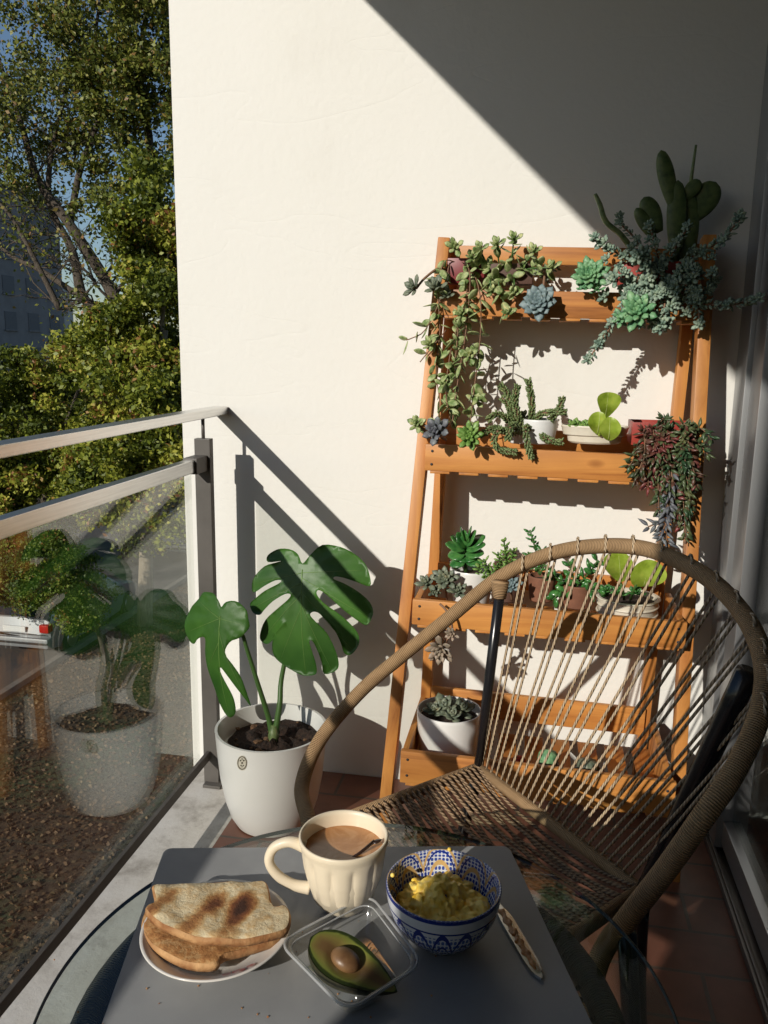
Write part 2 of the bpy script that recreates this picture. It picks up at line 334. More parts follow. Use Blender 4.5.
# ------------------------------------------------------------------ mesh builder
class MB:
    def __init__(s): s.v = []; s.f = []; s.mi = []; s.uv = {}
    def add(s, vs, fs, mi=0, uvs=None):
        b = len(s.v); s.v += [tuple(x) for x in vs]
        for i, f in enumerate(fs):
            if uvs: s.uv[len(s.f)] = uvs[i]
            s.f.append(tuple(b+k for k in f)); s.mi.append(mi)
    def box(s, x0, x1, y0, y1, z0, z1, bev=0, mi=0, mat4=None):
        bm = bmesh.new(); bmesh.ops.create_cube(bm, size=1)
        for v in bm.verts: v.co = V(((x0+x1)/2+v.co.x*(x1-x0), (y0+y1)/2+v.co.y*(y1-y0), (z0+z1)/2+v.co.z*(z1-z0)))
        if bev: bmesh.ops.bevel(bm, geom=bm.edges[:], offset=bev, segments=2, affect='EDGES', profile=.6)
        if mat4: bm.transform(mat4)
        s.bm(bm, mi)
    def bm(s, bm, mi=0):
        bm.verts.ensure_lookup_table()
        for i, v in enumerate(bm.verts): v.index = i
        s.add([v.co[:] for v in bm.verts], [[v.index for v in f.verts] for f in bm.faces], mi); bm.free()
    def bar(s, a, b, w, h, bev=.002, mi=0, upv=V((0,0,1))):
        # a board from a to b, w across, h along upv
        a = V(a); b = V(b); d = b-a; L = d.length; d.normalize()
        x = d.cross(upv).normalized(); u = x.cross(d)
        m4 = Matrix(((d.x, x.x, u.x, (a.x+b.x)/2), (d.y, x.y, u.y, (a.y+b.y)/2), (d.z, x.z, u.z, (a.z+b.z)/2), (0,0,0,1)))
        s.box(-L/2, L/2, -w/2, w/2, -h/2, h/2, bev, mi, m4)
    def tube(s, pts, r, n=10, mi=0, smooth=0, closed=False, caps=True):
        pts = [V(p) for p in pts]
        if smooth: pts, r = crom(pts, r, smooth, closed)
        if not hasattr(r, '__len__'): r = [r]*len(pts)
        m = len(pts); T = []
        for i in range(m):
            if closed: t = pts[(i+1) % m]-pts[i-1]
            else: t = pts[min(i+1, m-1)]-pts[max(i-1, 0)]
            T.append(t.normalized() if t.length > 1e-9 else V((0,0,1)))
        u = T[0].orthogonal().normalized(); vs = []; L = [0]
        for i in range(m):
            if i:
                u = (u - u.dot(T[i])*T[i]);
                u = u.normalized() if u.length > 1e-6 else T[i].orthogonal().normalized()
                L.append(L[-1]+(pts[i]-pts[i-1]).length)
            w = T[i].cross(u)
            for k in range(n):
                a = 2*PI*k/n; vs.append(pts[i]+(u*math.cos(a)+w*math.sin(a))*r[i])
        fs = []; uvs = []
        rng = m if closed else m-1
        if closed: L.append(L[-1]+(pts[0]-pts[-1]).length)
        for i in range(rng):
            j = (i+1) % m
            for k in range(n):
                k2 = (k+1) % n
                fs.append((i*n+k, i*n+k2, j*n+k2, j*n+k))
                uvs.append(((L[i], k/n), (L[i], (k+1)/n), (L[i+1], (k+1)/n), (L[i+1], k/n)))
        if caps and not closed:
            fs.append(tuple(reversed(range(n)))); uvs.append(((0,0),)*n)
            fs.append(tuple((m-1)*n+k for k in range(n))); uvs.append(((0,0),)*n)
        s.add(vs, fs, mi, uvs)
    def lathe(s, prof, c=(0,0,0), n=40, mi=0, sx=1, sy=1, fn=None, mis=None, axis=None, caps=True):
        # prof: list of (r, z); fn(a, i) scales the radius
        c = V(c); vs = []; fs = []; uvs = []; m = len(prof); ms = []
        Q = axis.to_track_quat('Z', 'Y').to_matrix() if axis else None
        for i, (r, z) in enumerate(prof):
            for k in range(n):
                a = 2*PI*k/n; rr = r*(fn(a, i) if fn else 1)
                p = V((rr*math.cos(a)*sx, rr*math.sin(a)*sy, z))
                if Q: p = Q @ p
                vs.append(c+p)
        for i in range(m-1):
            for k in range(n):
                k2 = (k+1) % n
                fs.append((i*n+k, i*n+k2, (i+1)*n+k2, (i+1)*n+k)); ms.append(mis[i] if mis else mi)
                uvs.append(((k/n, i/(m-1)), ((k+1)/n, i/(m-1)), ((k+1)/n, (i+1)/(m-1)), (k/n, (i+1)/(m-1))))
        b = len(s.f); s.add(vs, fs, mi, uvs); s.mi[b:] = ms
        if caps and prof[0][0] > 1e-5: s.add(vs[:n], [tuple(reversed(range(n)))], ms[0], [((0,0),)*n])
        if caps and prof[-1][0] > 1e-5: s.add(vs[-n:], [tuple(range(n))], ms[-1], [((0,1),)*n])
    def leaf(s, p, d, nrm, L, W, T, curl=.15, prof='ov', mi=0, n=6, m=5):
        # thick leaf: rings of an elliptic section along d, rising along nrm
        p = V(p); d = V(d).normalized(); nrm = V(nrm); nrm = (nrm-nrm.dot(d)*d)
        nrm = nrm.normalized() if nrm.length > 1e-6 else d.orthogonal().normalized()
        x = d.cross(nrm); vs = []
        for i in range(m+1):
            t = i/m
            if prof == 'ov': w = math.sin(PI*min(1, (t*.92+.05)))**.7
            elif prof == 'sp': w = (.35+1.0*math.sin(PI*t**1.5*.62)**1.0)*(1-t**5) # spoon with a tip
            elif prof == 'pt': w = math.sin(PI*(t**.75))**.8*(1-.1*t)
            else: w = 1-.85*t
            w = max(w, .04)
            q = p+d*L*t+nrm*(curl*L*t*t)
            for k in range(n):
                a = 2*PI*k/n; vs.append(q+x*(math.cos(a)*W*.5*w)+nrm*(math.sin(a)*T*.5*w))
        fs = [(i*n+k, i*n+(k+1) % n, (i+1)*n+(k+1) % n, (i+1)*n+k) for i in range(m) for k in range(n)]
        fs += [tuple(reversed(range(n))), tuple(m*n+k for k in range(n))]
        s.add(vs, fs, mi)
    def build(s, name, mats, parent=None, smooth=True, off=None):
        me = bpy.data.meshes.new(name); me.from_pydata(s.v, [], s.f); me.update()
        for m in (mats if isinstance(mats, (list, tuple)) else [mats]): me.materials.append(m)
        me.polygons.foreach_set('material_index', s.mi)
        if s.uv:
            uvl = me.uv_layers.new(name='UVMap')
            for p in me.polygons:
                u = s.uv.get(p.index)
                if u:
                    for li, q in zip(p.loop_indices, u): uvl.data[li].uv = q
        if smooth:
            me.polygons.foreach_set('use_smooth', [True]*len(me.polygons))
            if smooth == 'auto': me.set_sharp_from_angle(angle=math.radians(32))
        o = bpy.data.objects.new(name, me); C.objects.link(o)
        if parent is not None:
            o.parent = parent; par = parent; q = V((0,0,0))
            while par is not None: q += V(par.location); par = par.parent
            o.location = -q
        return o
def crom(pts, r, k, closed):
    rr = r if hasattr(r, '__len__') else None; n = len(pts); out = []; ro = []
    seg = n if closed else n-1
    for i in range(seg):
        g = (lambda j: pts[j % n]) if closed else (lambda j: pts[max(0, min(n-1, j))])
        p0, p1, p2, p3 = g(i-1), g(i), g(i+1), g(i+2)
        for q in range(k):
            t = q/k
            out.append(.5*((2*p1)+(p2-p0)*t+(2*p0-5*p1+4*p2-p3)*t*t+(3*p1-p0-3*p2+p3)*t**3))
            if rr: ro.append(rr[i]*(1-t)+rr[(i+1) % n]*t)
    if not closed:
        out.append(pts[-1]);
        if rr: ro.append(rr[-1])
    return out, (ro if rr else r)
def tag(o, label=None, cat=None, group=None, kind=None):
    if label: o['label'] = label
    if cat: o['category'] = cat
    if group: o['group'] = group
    if kind: o['kind'] = kind
    return o
def thing(name, loc, label, cat, group=None):
    o = bpy.data.objects.new(name, None); o.empty_display_size = .05; C.objects.link(o); o.location = loc
    return tag(o, label, cat, group)
def shape(poly, step, z=lambda x, y: 0.0, thick=0):
    # fill a polygon with an even grid of points; returns verts, tris
    n = len(poly); xs = [p[0] for p in poly]; ys = [p[1] for p in poly]
    def inside(x, y):
        c = False; j = n-1
        for i in range(n):
            if (poly[i][1] > y) != (poly[j][1] > y) and x < (poly[j][0]-poly[i][0])*(y-poly[i][1])/(poly[j][1]-poly[i][1])+poly[i][0]: c = not c
            j = i
        return c
    pts = [V(p) for p in poly]; x = min(xs)+step*.5
    while x < max(xs):
        y = min(ys)+step*.5
        while y < max(ys):
            if inside(x, y) and min((V((x, y))-V(p)).length for p in poly) > step*.45: pts.append(V((x+R.uniform(-.1,.1)*step, y+R.uniform(-.1,.1)*step)))
            y += step
        x += step
    ed = [(i, (i+1) % n) for i in range(n)]
    vo, eo, fo, *_ = delaunay_2d_cdt(pts, ed, [tuple(range(n))], 1, 1e-6)
    return vo, [tuple(f) for f in fo]
def smooth_poly(poly, k=3):
    p, _ = crom([V((a[0], a[1], 0)) for a in poly], 1, k, True); return [(q.x, q.y) for q in p]

# ================================================================== SETTING
def struct(name, mb, m, smooth=False):
    o = mb.build(name, m, smooth=smooth); o['kind'] = 'structure'; return o
GZ = -5.5
g = MB(); g.box(-.93, 2.2, 0, .15, -5.5, 5.2); o = g.build('end_wall', M['wall'], smooth=False)
tag(o, 'white plastered balcony wall at the far end behind the plant shelf', 'wall')
g = MB(); g.box(-.93, 2.2, -3.16, -3.0, -5.5, 5.2); o = g.build('end_wall', M['wall'], smooth=False)  # unseen wall added behind the camera so its shadow edge crosses the table
tag(o, 'unseen white plastered wall added behind the viewer to shade the table and chair', 'wall')
g = MB(); g.box(-.93, 2.2, -2.995, -.005, 2.42, 2.62); struct('ceiling', g, M['ceiling'])
g = MB(); g.box(-.886, 2.2, -2.995, -.005, -.2, -.001); struct('balcony_slab', g, M['concrete'])
g = MB(); g.add([(-.705,-2.995,.003), (.52,-2.995,.003), (.52,-.006,.003), (-.705,-.006,.003)], [(0,1,2,3)]); struct('floor', g, M['tiles'])
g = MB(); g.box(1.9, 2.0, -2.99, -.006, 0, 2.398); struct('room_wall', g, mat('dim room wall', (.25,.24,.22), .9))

def ground_mat():
    m, nt, b = nodes('earth with fallen leaves')
    v = mapping(nt)
    n1 = noise(nt, v, .5, 5); n2 = noise(nt, v, 6, 6, .7)
    a = ramp(nt, n2, [(.3, (.025,.017,.010)), (.5, (.06,.04,.02)), (.7, (.11,.075,.038))])
    gr = ramp(nt, n2, [(.3, (.02,.03,.01)), (.7, (.07,.085,.03))])
    mx = N(nt, 'ShaderNodeMix', data_type='RGBA')
    nt.links.new(ramp(nt, n1, [(.5, (0,0,0)), (.62, (1,1,1))]), mx.inputs[0]); nt.links.new(a, mx.inputs[6]); nt.links.new(gr, mx.inputs[7])
    nt.links.new(mx.outputs[2], b.inputs['Base Color']); b.inputs['Roughness'].default_value = .95
    bump(nt, b, n2, .8, .05); return m
g = MB(); g.add([(-600,-400,GZ), (600,-400,GZ), (600,900,GZ), (-600,900,GZ)], [(0,1,2,3)]); struct('ground', g, ground_mat())
g = MB(); g.box(-17.5, -9.95, -60, 200, GZ-.1, GZ+.012); struct('road', g, mat('asphalt', (.045,.045,.047), .9, c2=(.075,.07,.066), scale=30, bmp=(60,.4)))
g = MB()
g.box(-9.95, -9.8, -60, 200, GZ-.1, GZ+.12, .01); g.box(-17.65, -17.5, -60, 200, GZ-.1, GZ+.12, .01); struct('kerb', g, mat('kerb stone', (.12,.11,.10), .9, c2=(.19,.175,.155), scale=6))
g = MB(); g.box(-20, -17.65, -60, 200, GZ-.1, GZ+.1); struct('pavement', g, mat('pavement', (.25,.24,.21), .9, c2=(.33,.31,.28), scale=3))

# ------------------------------------------------------------------ numpy leaf quads
def leaf_cloud(name, pts, size, m, parent=None, flat=.0, elong=1.6, tone=None):
    n = len(pts); a = RN.normal(size=(n,3)); a[:,2] *= (1-flat); a /= np.linalg.norm(a, axis=1)[:,None]
    b = RN.normal(size=(n,3)); b[:,2] += 0; b -= (a*b).sum(1)[:,None]*a; b /= np.linalg.norm(b, axis=1)[:,None]
    s = size*RN.uniform(.6, 1.35, n)[:,None]
    c = np.cross(a, b)
    v = np.stack([pts-a*s*.5, pts+b*s/elong*.5+c*s*.08, pts+a*s*.5, pts-b*s/elong*.5+c*s*.08], 1).reshape(-1,3)
    me = bpy.data.meshes.new(name); me.vertices.add(4*n); me.vertices.foreach_set('co', v.astype(np.float32).ravel())
    me.loops.add(4*n); me.loops.foreach_set('vertex_index', np.arange(4*n, dtype=np.int32))
    me.polygons.add(n); me.polygons.foreach_set('loop_start', np.arange(0, 4*n, 4, dtype=np.int32)); me.polygons.foreach_set('loop_total', np.full(n, 4, dtype=np.int32))
    me.update(calc_edges=True)
    at = me.attributes.new('tone', 'FLOAT', 'FACE'); at.data.foreach_set('value', (tone if tone is not None and len(tone) == n else RN.uniform(0, 1, n)).astype(np.float32))
    me.materials.append(m); o = bpy.data.objects.new(name, me); C.objects.link(o)
    if parent: o.parent = parent; o.location = -V(parent.location)
    return o
def crown_pts(ells, nclump, per, spread):
    out = []; tn = []
    w = np.array([e[1]**2 for e in ells]); w = w/w.sum()
    for k in range(nclump):
        e = ells[RN.choice(len(ells), p=w)]
        d = RN.normal(size=3); d /= np.linalg.norm(d)
        rad = e[1]*(RN.uniform(.45, 1.0)**.5)*RN.uniform(.8, 1.22)
        c = np.array(e[0])+d*rad*np.array([1,1,.9])
        sp = spread*RN.uniform(.6, 1.4)
        m_ = int(per*RN.uniform(.5, 1.5)*(sp/spread)**2)
        out.append(c+RN.normal(size=(m_,3))*sp*np.array([1,1,.7])); tn.append(np.clip(RN.normal(size=m_)*.22+RN.uniform(.05,.85), 0, 1))
    LAST[0] = np.concatenate(tn)
    return np.concatenate(out)
LAST = [None]
bark = mat('bark', (.055,.042,.03), .95, c2=(.13,.105,.08), scale=5, mscale=(6,6,1.2), bmp=(20,.8,.03))
pale_bark = mat('pale bark', (.22,.18,.13), .95, c2=(.34,.29,.22), scale=4, mscale=(6,6,1.2), bmp=(20,.6,.02))
green_a = tone_mat('yellow green foliage', [(0, (.06,.085,.012)), (.35, (.17,.21,.022)), (.7, (.32,.34,.04)), (.93, (.50,.47,.08)), (1, (.28,.12,.04))])
green_b = tone_mat('olive foliage', [(0, (.05,.07,.014)), (.45, (.13,.16,.025)), (.85, (.27,.28,.05)), (1, (.26,.14,.05))])
green_c = tone_mat('bush foliage', [(0, (.05,.09,.012)), (.5, (.12,.17,.02)), (.9, (.22,.25,.03)), (1, (.24,.10,.03))])

def tree(label, base, trunk_r, top, ells, ncl, per, spread, size, m, bk=None, nlimb=7):
    t = thing('broadleaf_tree', base, label, 'tree', None)
    g = MB(); base = V(base); top = V(top)
    mid = base.lerp(top, .5)+V((R.uniform(-.2,.2), R.uniform(-.2,.2), 0))
    g.tube([base, mid, top], [trunk_r*1.15, trunk_r*.85, trunk_r*.45], 9, smooth=5)
    for k in range(nlimb):
        e = ells[k % len(ells)]; s = mid.lerp(top, R.uniform(.0, .9)); c = V(e[0])+V((R.uniform(-.5,.5), R.uniform(-.5,.5), R.uniform(-.3,.5)))*e[1]
        mm = s.lerp(c, .5)+V((0, 0, .25))
        g.tube([s, mm, c], [trunk_r*.4, trunk_r*.25, trunk_r*.06], 6, smooth=4)
    g.build('trunk', bk or bark, t)
    cp = crown_pts(ells, ncl, per, spread); leaf_cloud('crown', cp, size, m, t, tone=LAST[0])
    return t
def E(px, py, Y, rp):
    p = P(px, py, Y); return (tuple(p), rp*(p-CAM).length/F)
tree('dense yellow-green evergreen rising beside the white wall, its pale trunk seen through the glass', (-9.18,15.73,GZ), .17, P(165,330,15.8),
     [E(200,225,16,70), E(150,260,16.2,34), E(125,350,16,50), E(180,330,16,72), E(150,415,15.6,75), E(205,430,15.4,70), E(120,480,15.6,52), E(165,500,15.6,55)], 400, 300, .16, .115, green_a, pale_bark)
tree('low dense green tree left of the tall evergreen, above the handrail', (-12.6,16.6,GZ), .15, P(50,420,16.8),
     [E(60,400,17,55), E(5,430,17,75), E(85,450,17,60), E(30,490,16.8,60), E(-60,440,17,90), E(95,360,17.3,32)], 370, 300, .16, .115, green_a)
tree('small leafy tree standing in front of the silver car, seen through the glass', (-8.85,13.3,GZ), .06, P(80,598,12.8),
     [E(50,572,12.2,38), E(84,598,12.4,24), E(78,614,12.5,18), E(15,573,12.2,32), E(45,550,12.2,24), E(-15,578,12.2,28)], 330, 190, .09, .06, green_c, None, 5)

# big open-branched tree behind
tb = P(120,330,21); t = thing('open_branched_tree', (tb.x, 21, GZ), 'tall open-branched tree with dark forking limbs against the blue sky', 'tree')
g = MB(); seeds = []
def limb(pts, r0, r1, Y=21, tw=6):
    ps = [P(a, b, Y+R.uniform(-.3,.3)+(c[0] if c else 0)) for a, b, *c in pts]
    rs = [r0+(r1-r0)*i/(len(ps)-1) for i in range(len(ps))]
    g.tube(ps, rs, 8, smooth=5)
    for k in range(tw):
        i = R.randrange(1, len(ps)); twig(ps[i-1].lerp(ps[i], R.random()), V((R.uniform(-1,1), R.uniform(-.8,.8), R.uniform(-.1,1))), R.uniform(1.1,2.3), max(rs[i]*.35, .02), 3)
def twig(p, d, L, r, lev):
    d = d.normalized(); q = p+d*L*.5+V((R.uniform(-.1,.1), R.uniform(-.1,.1), R.uniform(-.05,.12)))*L; e = p+d*L+V((0,0,R.uniform(-.1,.15)))*L
    g.tube([p, q, e], [r, r*.7, r*.4], 5, caps=False); seeds.append(e); seeds.append(q)
    if lev > 0:
        for k in range(3): twig(p.lerp(e, R.uniform(.3,1)), d+V((R.uniform(-.9,.9), R.uniform(-.9,.9), R.uniform(-.5,.7))), L*R.uniform(.45,.7), r*.5, lev-1)
g.tube([V((tb.x, 21, GZ)), P(125,420,21), P(122,320,21)], [.32,.28,.24], 10, smooth=4)
limb([(122,320), (108,285), (70,225), (38,180), (20,120), (-5,50)], .22, .05, tw=12)
limb([(122,320), (85,300), (72,250), (50,205), (52,150), (70,80)], .18, .04, tw=10)
limb([(122,320), (150,260), (150,150), (140,70), (150,-10)], .2, .05, tw=12)
limb([(70,225), (80,170), (100,110), (95,40), (105,-20)], .11, .03, tw=8)
limb([(85,300), (40,270), (10,255), (-20,225)], .10, .04, tw=5)
limb([(60,310), (35,260), (10,215), (-15,190)], .09, .03, 20, tw=5)
limb([(38,180), (15,165), (-10,150)], .07, .03, tw=5)
g.build('trunk', bark, t)
sp = [np.array(s)+RN.normal(size=(26,3))*.26 for s in seeds]
pts = np.concatenate(sp)
# thin the leaves low and left, where the sky shows
keep = RN.uniform(size=len(pts)) < np.where(pts[:,2] < 5.5, .04, .34)
pts = pts[keep]
extra = crown_pts([E(150,55,20.5,55), E(150,150,20.5,40), E(95,20,20.5,45), E(40,25,20.5,35), E(120,215,20.5,35), E(80,140,20.5,34), E(165,100,20,45), E(110,90,20.5,40), E(165,20,20,45)], 150, 150, .2)
leaf_cloud('crown', np.concatenate([pts, extra]), .13, green_b, t)

# far background belt
def belt(cx0, cx1, y, zlo, zhi, n):
    p = np.stack([RN.uniform(cx0, cx1, n), y+RN.normal(size=n)*2.0, RN.uniform(zlo, zhi, n)], 1)
    top = zlo+(zhi-zlo)*(.6+.35*np.sin(p[:,0]*.55)*np.cos(p[:,0]*.21+1)); return p[p[:,2] < top]
o = leaf_cloud('far_wood', belt(-75, 12, 52, GZ, 2.5, 60000), .5, green_b, None); tag(o, 'far row of trees beyond the street read as one green mass', 'trees', kind='stuff')
# fallen leaves
n = 42000; px_ = RN.uniform(-9.7, -1.0, n); py_ = RN.uniform(.5, 19, n)
o = leaf_cloud('fallen_leaves', np.stack([px_, py_, GZ+.015+RN.uniform(0, .02, n)], 1), .06,
   tone_mat('dry leaves', [(0, (.06,.034,.015)), (.4, (.10,.058,.027)), (.9, (.15,.092,.045)), (1, (.22,.16,.08))], .7, .1), None, .85, 1.4)
tag(o, 'brown dry leaves scattered over the earth below the balcony', 'leaves', kind='stuff')

# buildings
def building(label, x0, x1, y0, y1, h, m, rows, cols, ww, wh):
    t = thing('apartment_building', ((x0+x1)/2, (y0+y1)/2, GZ), label, 'building')
    g = MB(); g.box(x0, x1, y0, y1, GZ, h); g.build('wall', m, t, smooth=False)
    g = MB(); g.box(x0-.2, x1+.2, y0-.2, y1+.2, h+.003, h+.5); g.box(x0+2, x0+5, y0+2, y0+5, h+.5, h+3); g.build('roof', m, t, smooth=False)
    wm = mat('dark window', (.12,.125,.14), .6)
    for r in range(rows):
        z = h-1.2-wh-r*3.0
        for c in range(cols):
            y = y0+(c+.5)*(y1-y0)/cols
            g = MB(); g.box(x1-.1, x1+.05, y-ww/2, y+ww/2, z, z+wh); fr = g.build('window', wm, t, smooth=False)
            g = MB(); g.box(x1+.055, x1+.14, y-ww/2-.1, y+ww/2+.1, z-.12, z-.005); g.build('sill', m, fr, smooth=False)
    return t
building('grey concrete apartment tower behind the bare branches at the left edge', -60, -45.2, 52, 72, 14.2, mat('grey render', (.24,.23,.23), .9, c2=(.30,.29,.29), scale=1), 6, 6, 1.6, 1.5)
building('small pale building glimpsed between the branches under the blue sky', -66, -55.6, 84, 91, 7.4, mat('pale render', (.62,.60,.56), .9), 3, 2, 1.2, 1.3)

# ------------------------------------------------------------------ cars
def make_car(label, loc, rot):
    t = thing('parked_car', loc, label, 'car', 'cars parked along the kerb')
    paint = mat('silver car paint', (.34,.35,.36), .35, metal=.4, coat=.6); gl = mat('dark car glass', (.02,.025,.03), .06); blk = mat('tyre rubber', (.02,.02,.02), .8)
    red = mat('red lamp lens', (.45,.01,.01), .15, coat=.5); wh = mat('plate white', (.75,.75,.73), .4); rimm = mat('alloy rim', (.5,.5,.5), .3, metal=1)
    # local frame: rear at y=0, front at y=4.2; x half width .83
    secs = [(-.03,.60,.34,.62,.62), (.05,.78,.28,.90,.92), (.35,.81,.22,.96,1.20), (.75,.82,.20,.97,1.40), (1.6,.83,.18,.96,1.45), (2.4,.83,.18,.94,1.38), (3.05,.82,.20,.90,.95), (3.8,.79,.24,.74,.76), (4.15,.66,.32,.60,.61)]
    g = MB(); vs = []; n = 0
    for (y, w, z0, zb, zr) in secs:
        wr = w-(zr-zb)*.45
        ring = [(-w*.92,z0), (-w,z0+.18), (-w,zb-.12), (-w*.97,zb), (-wr,zr-.05), (-wr*.85,zr), (0,zr+.015), (wr*.85,zr), (wr,zr-.05), (w*.97,zb), (w,zb-.12), (w,z0+.18), (w*.92,z0)]
        n = len(ring); vs += [(a, y, b) for a, b in ring]
    fs = [(i*n+k, i*n+(k+1) % n, (i+1)*n+(k+1) % n, (i+1)*n+k) for i in range(len(secs)-1) for k in range(n)]
    fs += [tuple(range(n)), tuple(reversed(range((len(secs)-1)*n, len(secs)*n)))]
    g.add(vs, fs); body = g.build('body', paint, t, smooth='auto'); body.location = (0,0,0)
    sub = body.modifiers.new('round', 'BEVEL'); sub.width = .03; sub.segments = 2
    def part(nm, mb, mm, par=t, sm='auto'):
        o = mb.build(nm, mm, t, smooth=sm); o.location = (0,0,0)
        if par is not t: o.parent = par
        return o
    g = MB(); g.add([(-.62,.085,.98), (.62,.085,.98), (.56,.42,1.30), (-.56,.42,1.30), (-.62,.0,.99), (.62,.0,.99), (.55,.36,1.335), (-.55,.36,1.335)], [(4,5,6,7), (0,3,2,1), (0,1,5,4), (1,2,6,5), (2,3,7,6), (3,0,4,7)]); part('rear_window', g, gl, sm=False)
    for s in (-1, 1):
        g = MB(); g.add([(s*.835,.6,1.0), (s*.84,2.75,.98), (s*.70,2.35,1.33), (s*.66,.95,1.38), (s*.80,.6,1.0), (s*.80,2.75,.98), (s*.6,2.35,1.33), (s*.6,.95,1.38)], [(0,1,2,3), (7,6,5,4), (0,4,5,1), (1,5,6,2), (2,6,7,3), (3,7,4,0)]); part('side_window', g, gl, sm=False)
        g = MB(); g.box(s*.80-.22*(s>0)-.0, s*.80+.22*(s<0), -.065, .12, .66, .84, .03); part('tail_light', g, red)
        for y in (.75, 3.35):
            g = MB(); g.lathe([(.0,-.1),(.24,-.1),(.30,-.08),(.31,0),(.30,.08),(.24,.1),(.0,.1)], (s*.74, y, .31), 24, axis=V((1,0,0))); w = part('tyre', g, blk)
            g = MB(); g.lathe([(0,-.02),(.19,-.02),(.2,0),(.19,.02),(0,.02)], (s*.845, y, .31), 20, axis=V((1,0,0))); part('rim', g, rimm, w)
    g = MB(); g.box(-.80, .80, -.12, .12, .33, .55, .05); bp = part('bumper', g, paint)
    g = MB(); g.box(-.79, .79, -.128, -.10, .41, .46, .004); part('rubber_strip', g, blk, bp)
    g = MB(); g.box(-.70, .70, -.045, -.02, .60, .612, .002); part('boot_seam', g, blk, sm=False)
    g = MB(); g.box(-.26, .26, -.072, -.045, .66, .78, .004); part('licence_plate', g, wh, sm=False)
    t.rotation_euler = (0,0,rot); return t
car = make_car('silver hatchback seen from behind through the balcony glass, under the leafy tree', (-10.75,13.0,GZ+.012), 0)
def copy_tree(o, parent=None):
    c = o.copy(); C.objects.link(c); c.parent = parent
    for ch in o.children: copy_tree(ch, c)
    return c
c2 = copy_tree(car); c2.location = (-11.1, 21.6, GZ+.012); c2['label'] = 'farther silver car glimpsed beside the steel post, at the right edge of the glass'

# ================================================================== BALUSTRADE
t = thing('balcony_railing', (-.83,-.12,0), 'steel balcony railing with two handrails and a tinted glass panel on the left', 'railing')
g = MB(); g.box(-.840, -.800, -2.99, -.004, .990, 1.011, .002); g.build('handrail', M['steel'], t, smooth=False)
g = MB(); g.box(-.838, -.812, -2.94, -.138, .862, .893, .002); g.build('lower_rail', M['steel'], t, smooth=False)
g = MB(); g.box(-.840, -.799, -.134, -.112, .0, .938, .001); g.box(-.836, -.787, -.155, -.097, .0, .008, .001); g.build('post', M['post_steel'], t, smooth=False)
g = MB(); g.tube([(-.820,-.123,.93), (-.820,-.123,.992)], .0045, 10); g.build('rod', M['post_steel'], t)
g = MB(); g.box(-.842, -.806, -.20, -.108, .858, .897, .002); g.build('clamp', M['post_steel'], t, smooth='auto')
g = MB(); g.box(-.829, -.821, -2.94, -.20, .095, .872); g.build('glass_panel', M['glass'], t, smooth=False)
g = MB(); g.box(-.830, -.820, -2.94, -.136, .074, .098, .001); g.build('bottom_channel', M['channel'], t, smooth=False)

# ================================================================== DOOR
t = thing('sliding_door', (.46,-1.4,0), 'aluminium framed sliding glass door along the right side of the balcony', 'door')
g = MB(); g.box(.447, .53, -.10, -.004, .03, 2.395, .003); g.box(.455, .53, -.205, -.118, .03, 2.395, .003); g.box(.46, .53, -1.52, -1.44, .05, 2.395, .003)
g.build('frame', M['alu'], t, smooth='auto')
g = MB(); g.box(.47, .53, -.118, -.10, .03, 2.395); g.build('gasket', M['alu_dark'], t, smooth=False)
g = MB(); g.box(.447, .56, -2.99, -.004, .0035, .022, .002); g.box(.452, .459, -2.99, -.1, .022, .032, .001); g.box(.497, .504, -2.99, -.1, .022, .040, .001); g.build('sill', mat('dark aluminium sill', (.16,.155,.15), .4, metal=.7), t, smooth='auto')
g = MB(); g.box(.470, .530, -2.99, -.205, .040, .10, .002); g.build('bottom_rail', M['alu'], t, smooth='auto')
g = MB(); g.box(.490, .497, -2.99, -.205, .10, 2.395); g.build('glass_pane', M['door_glass'], t, smooth=False)
g = MB(); vs = []; fs = []; n = 240
for i in range(n+1):
    y = -.15-1.0*i/n; x = .60+.018*math.sin(i*.42)+.008*math.sin(i*.17+1)
    vs += [(x, y, .04), (x, y, 2.38), (x+.002, y, .04), (x+.002, y, 2.38)]
for i in range(n): fs += [(4*i, 4*i+4, 4*i+5, 4*i+1), (4*i+2, 4*i+3, 4*i+7, 4*i+6)]
g.add(vs, fs); tag(g.build('curtain', M['curtain']), 'pale pleated curtain hanging behind the sliding glass door', 'curtain')

# ================================================================== SHELF
t = thing('plant_shelf', (.05,-.2,0), 'orange varnished wooden ladder shelf with four planter trays against the white wall', 'shelf')
TY = [-.13, -.20, -.28, -.36]; TB = [1.242, .891, .546, .195]; TH = [.058, .061, .060, .078]
XL = [-.236, -.250, -.260, -.268]; XRr = [.356, .351, .338, .330]
def legs():
    for s, xt, xb in ((-1, -.232, -.318), (1, .348, .350)):
        g = MB(); g.bar((xt, -.075, 1.415), (xb, -.30, .0), .028, .042, .003, upv=V((0,-1,.2))); g.build('front_leg', M['wood_z'], t, smooth='auto')
        g = MB(); g.bar((xt-s*.018, -.028, 1.405), (xb-s*.055, -.032, .0), .026, .034, .003, upv=V((0,-1,.0))); g.build('rear_leg', M['wood_z'], t, smooth='auto')
legs()
g = MB(); g.bar((-.222,-.045,1.385), (.352,-.045,1.372), .018, .040, .003); g.build('top_rail', M['wood_x'], t, smooth='auto')
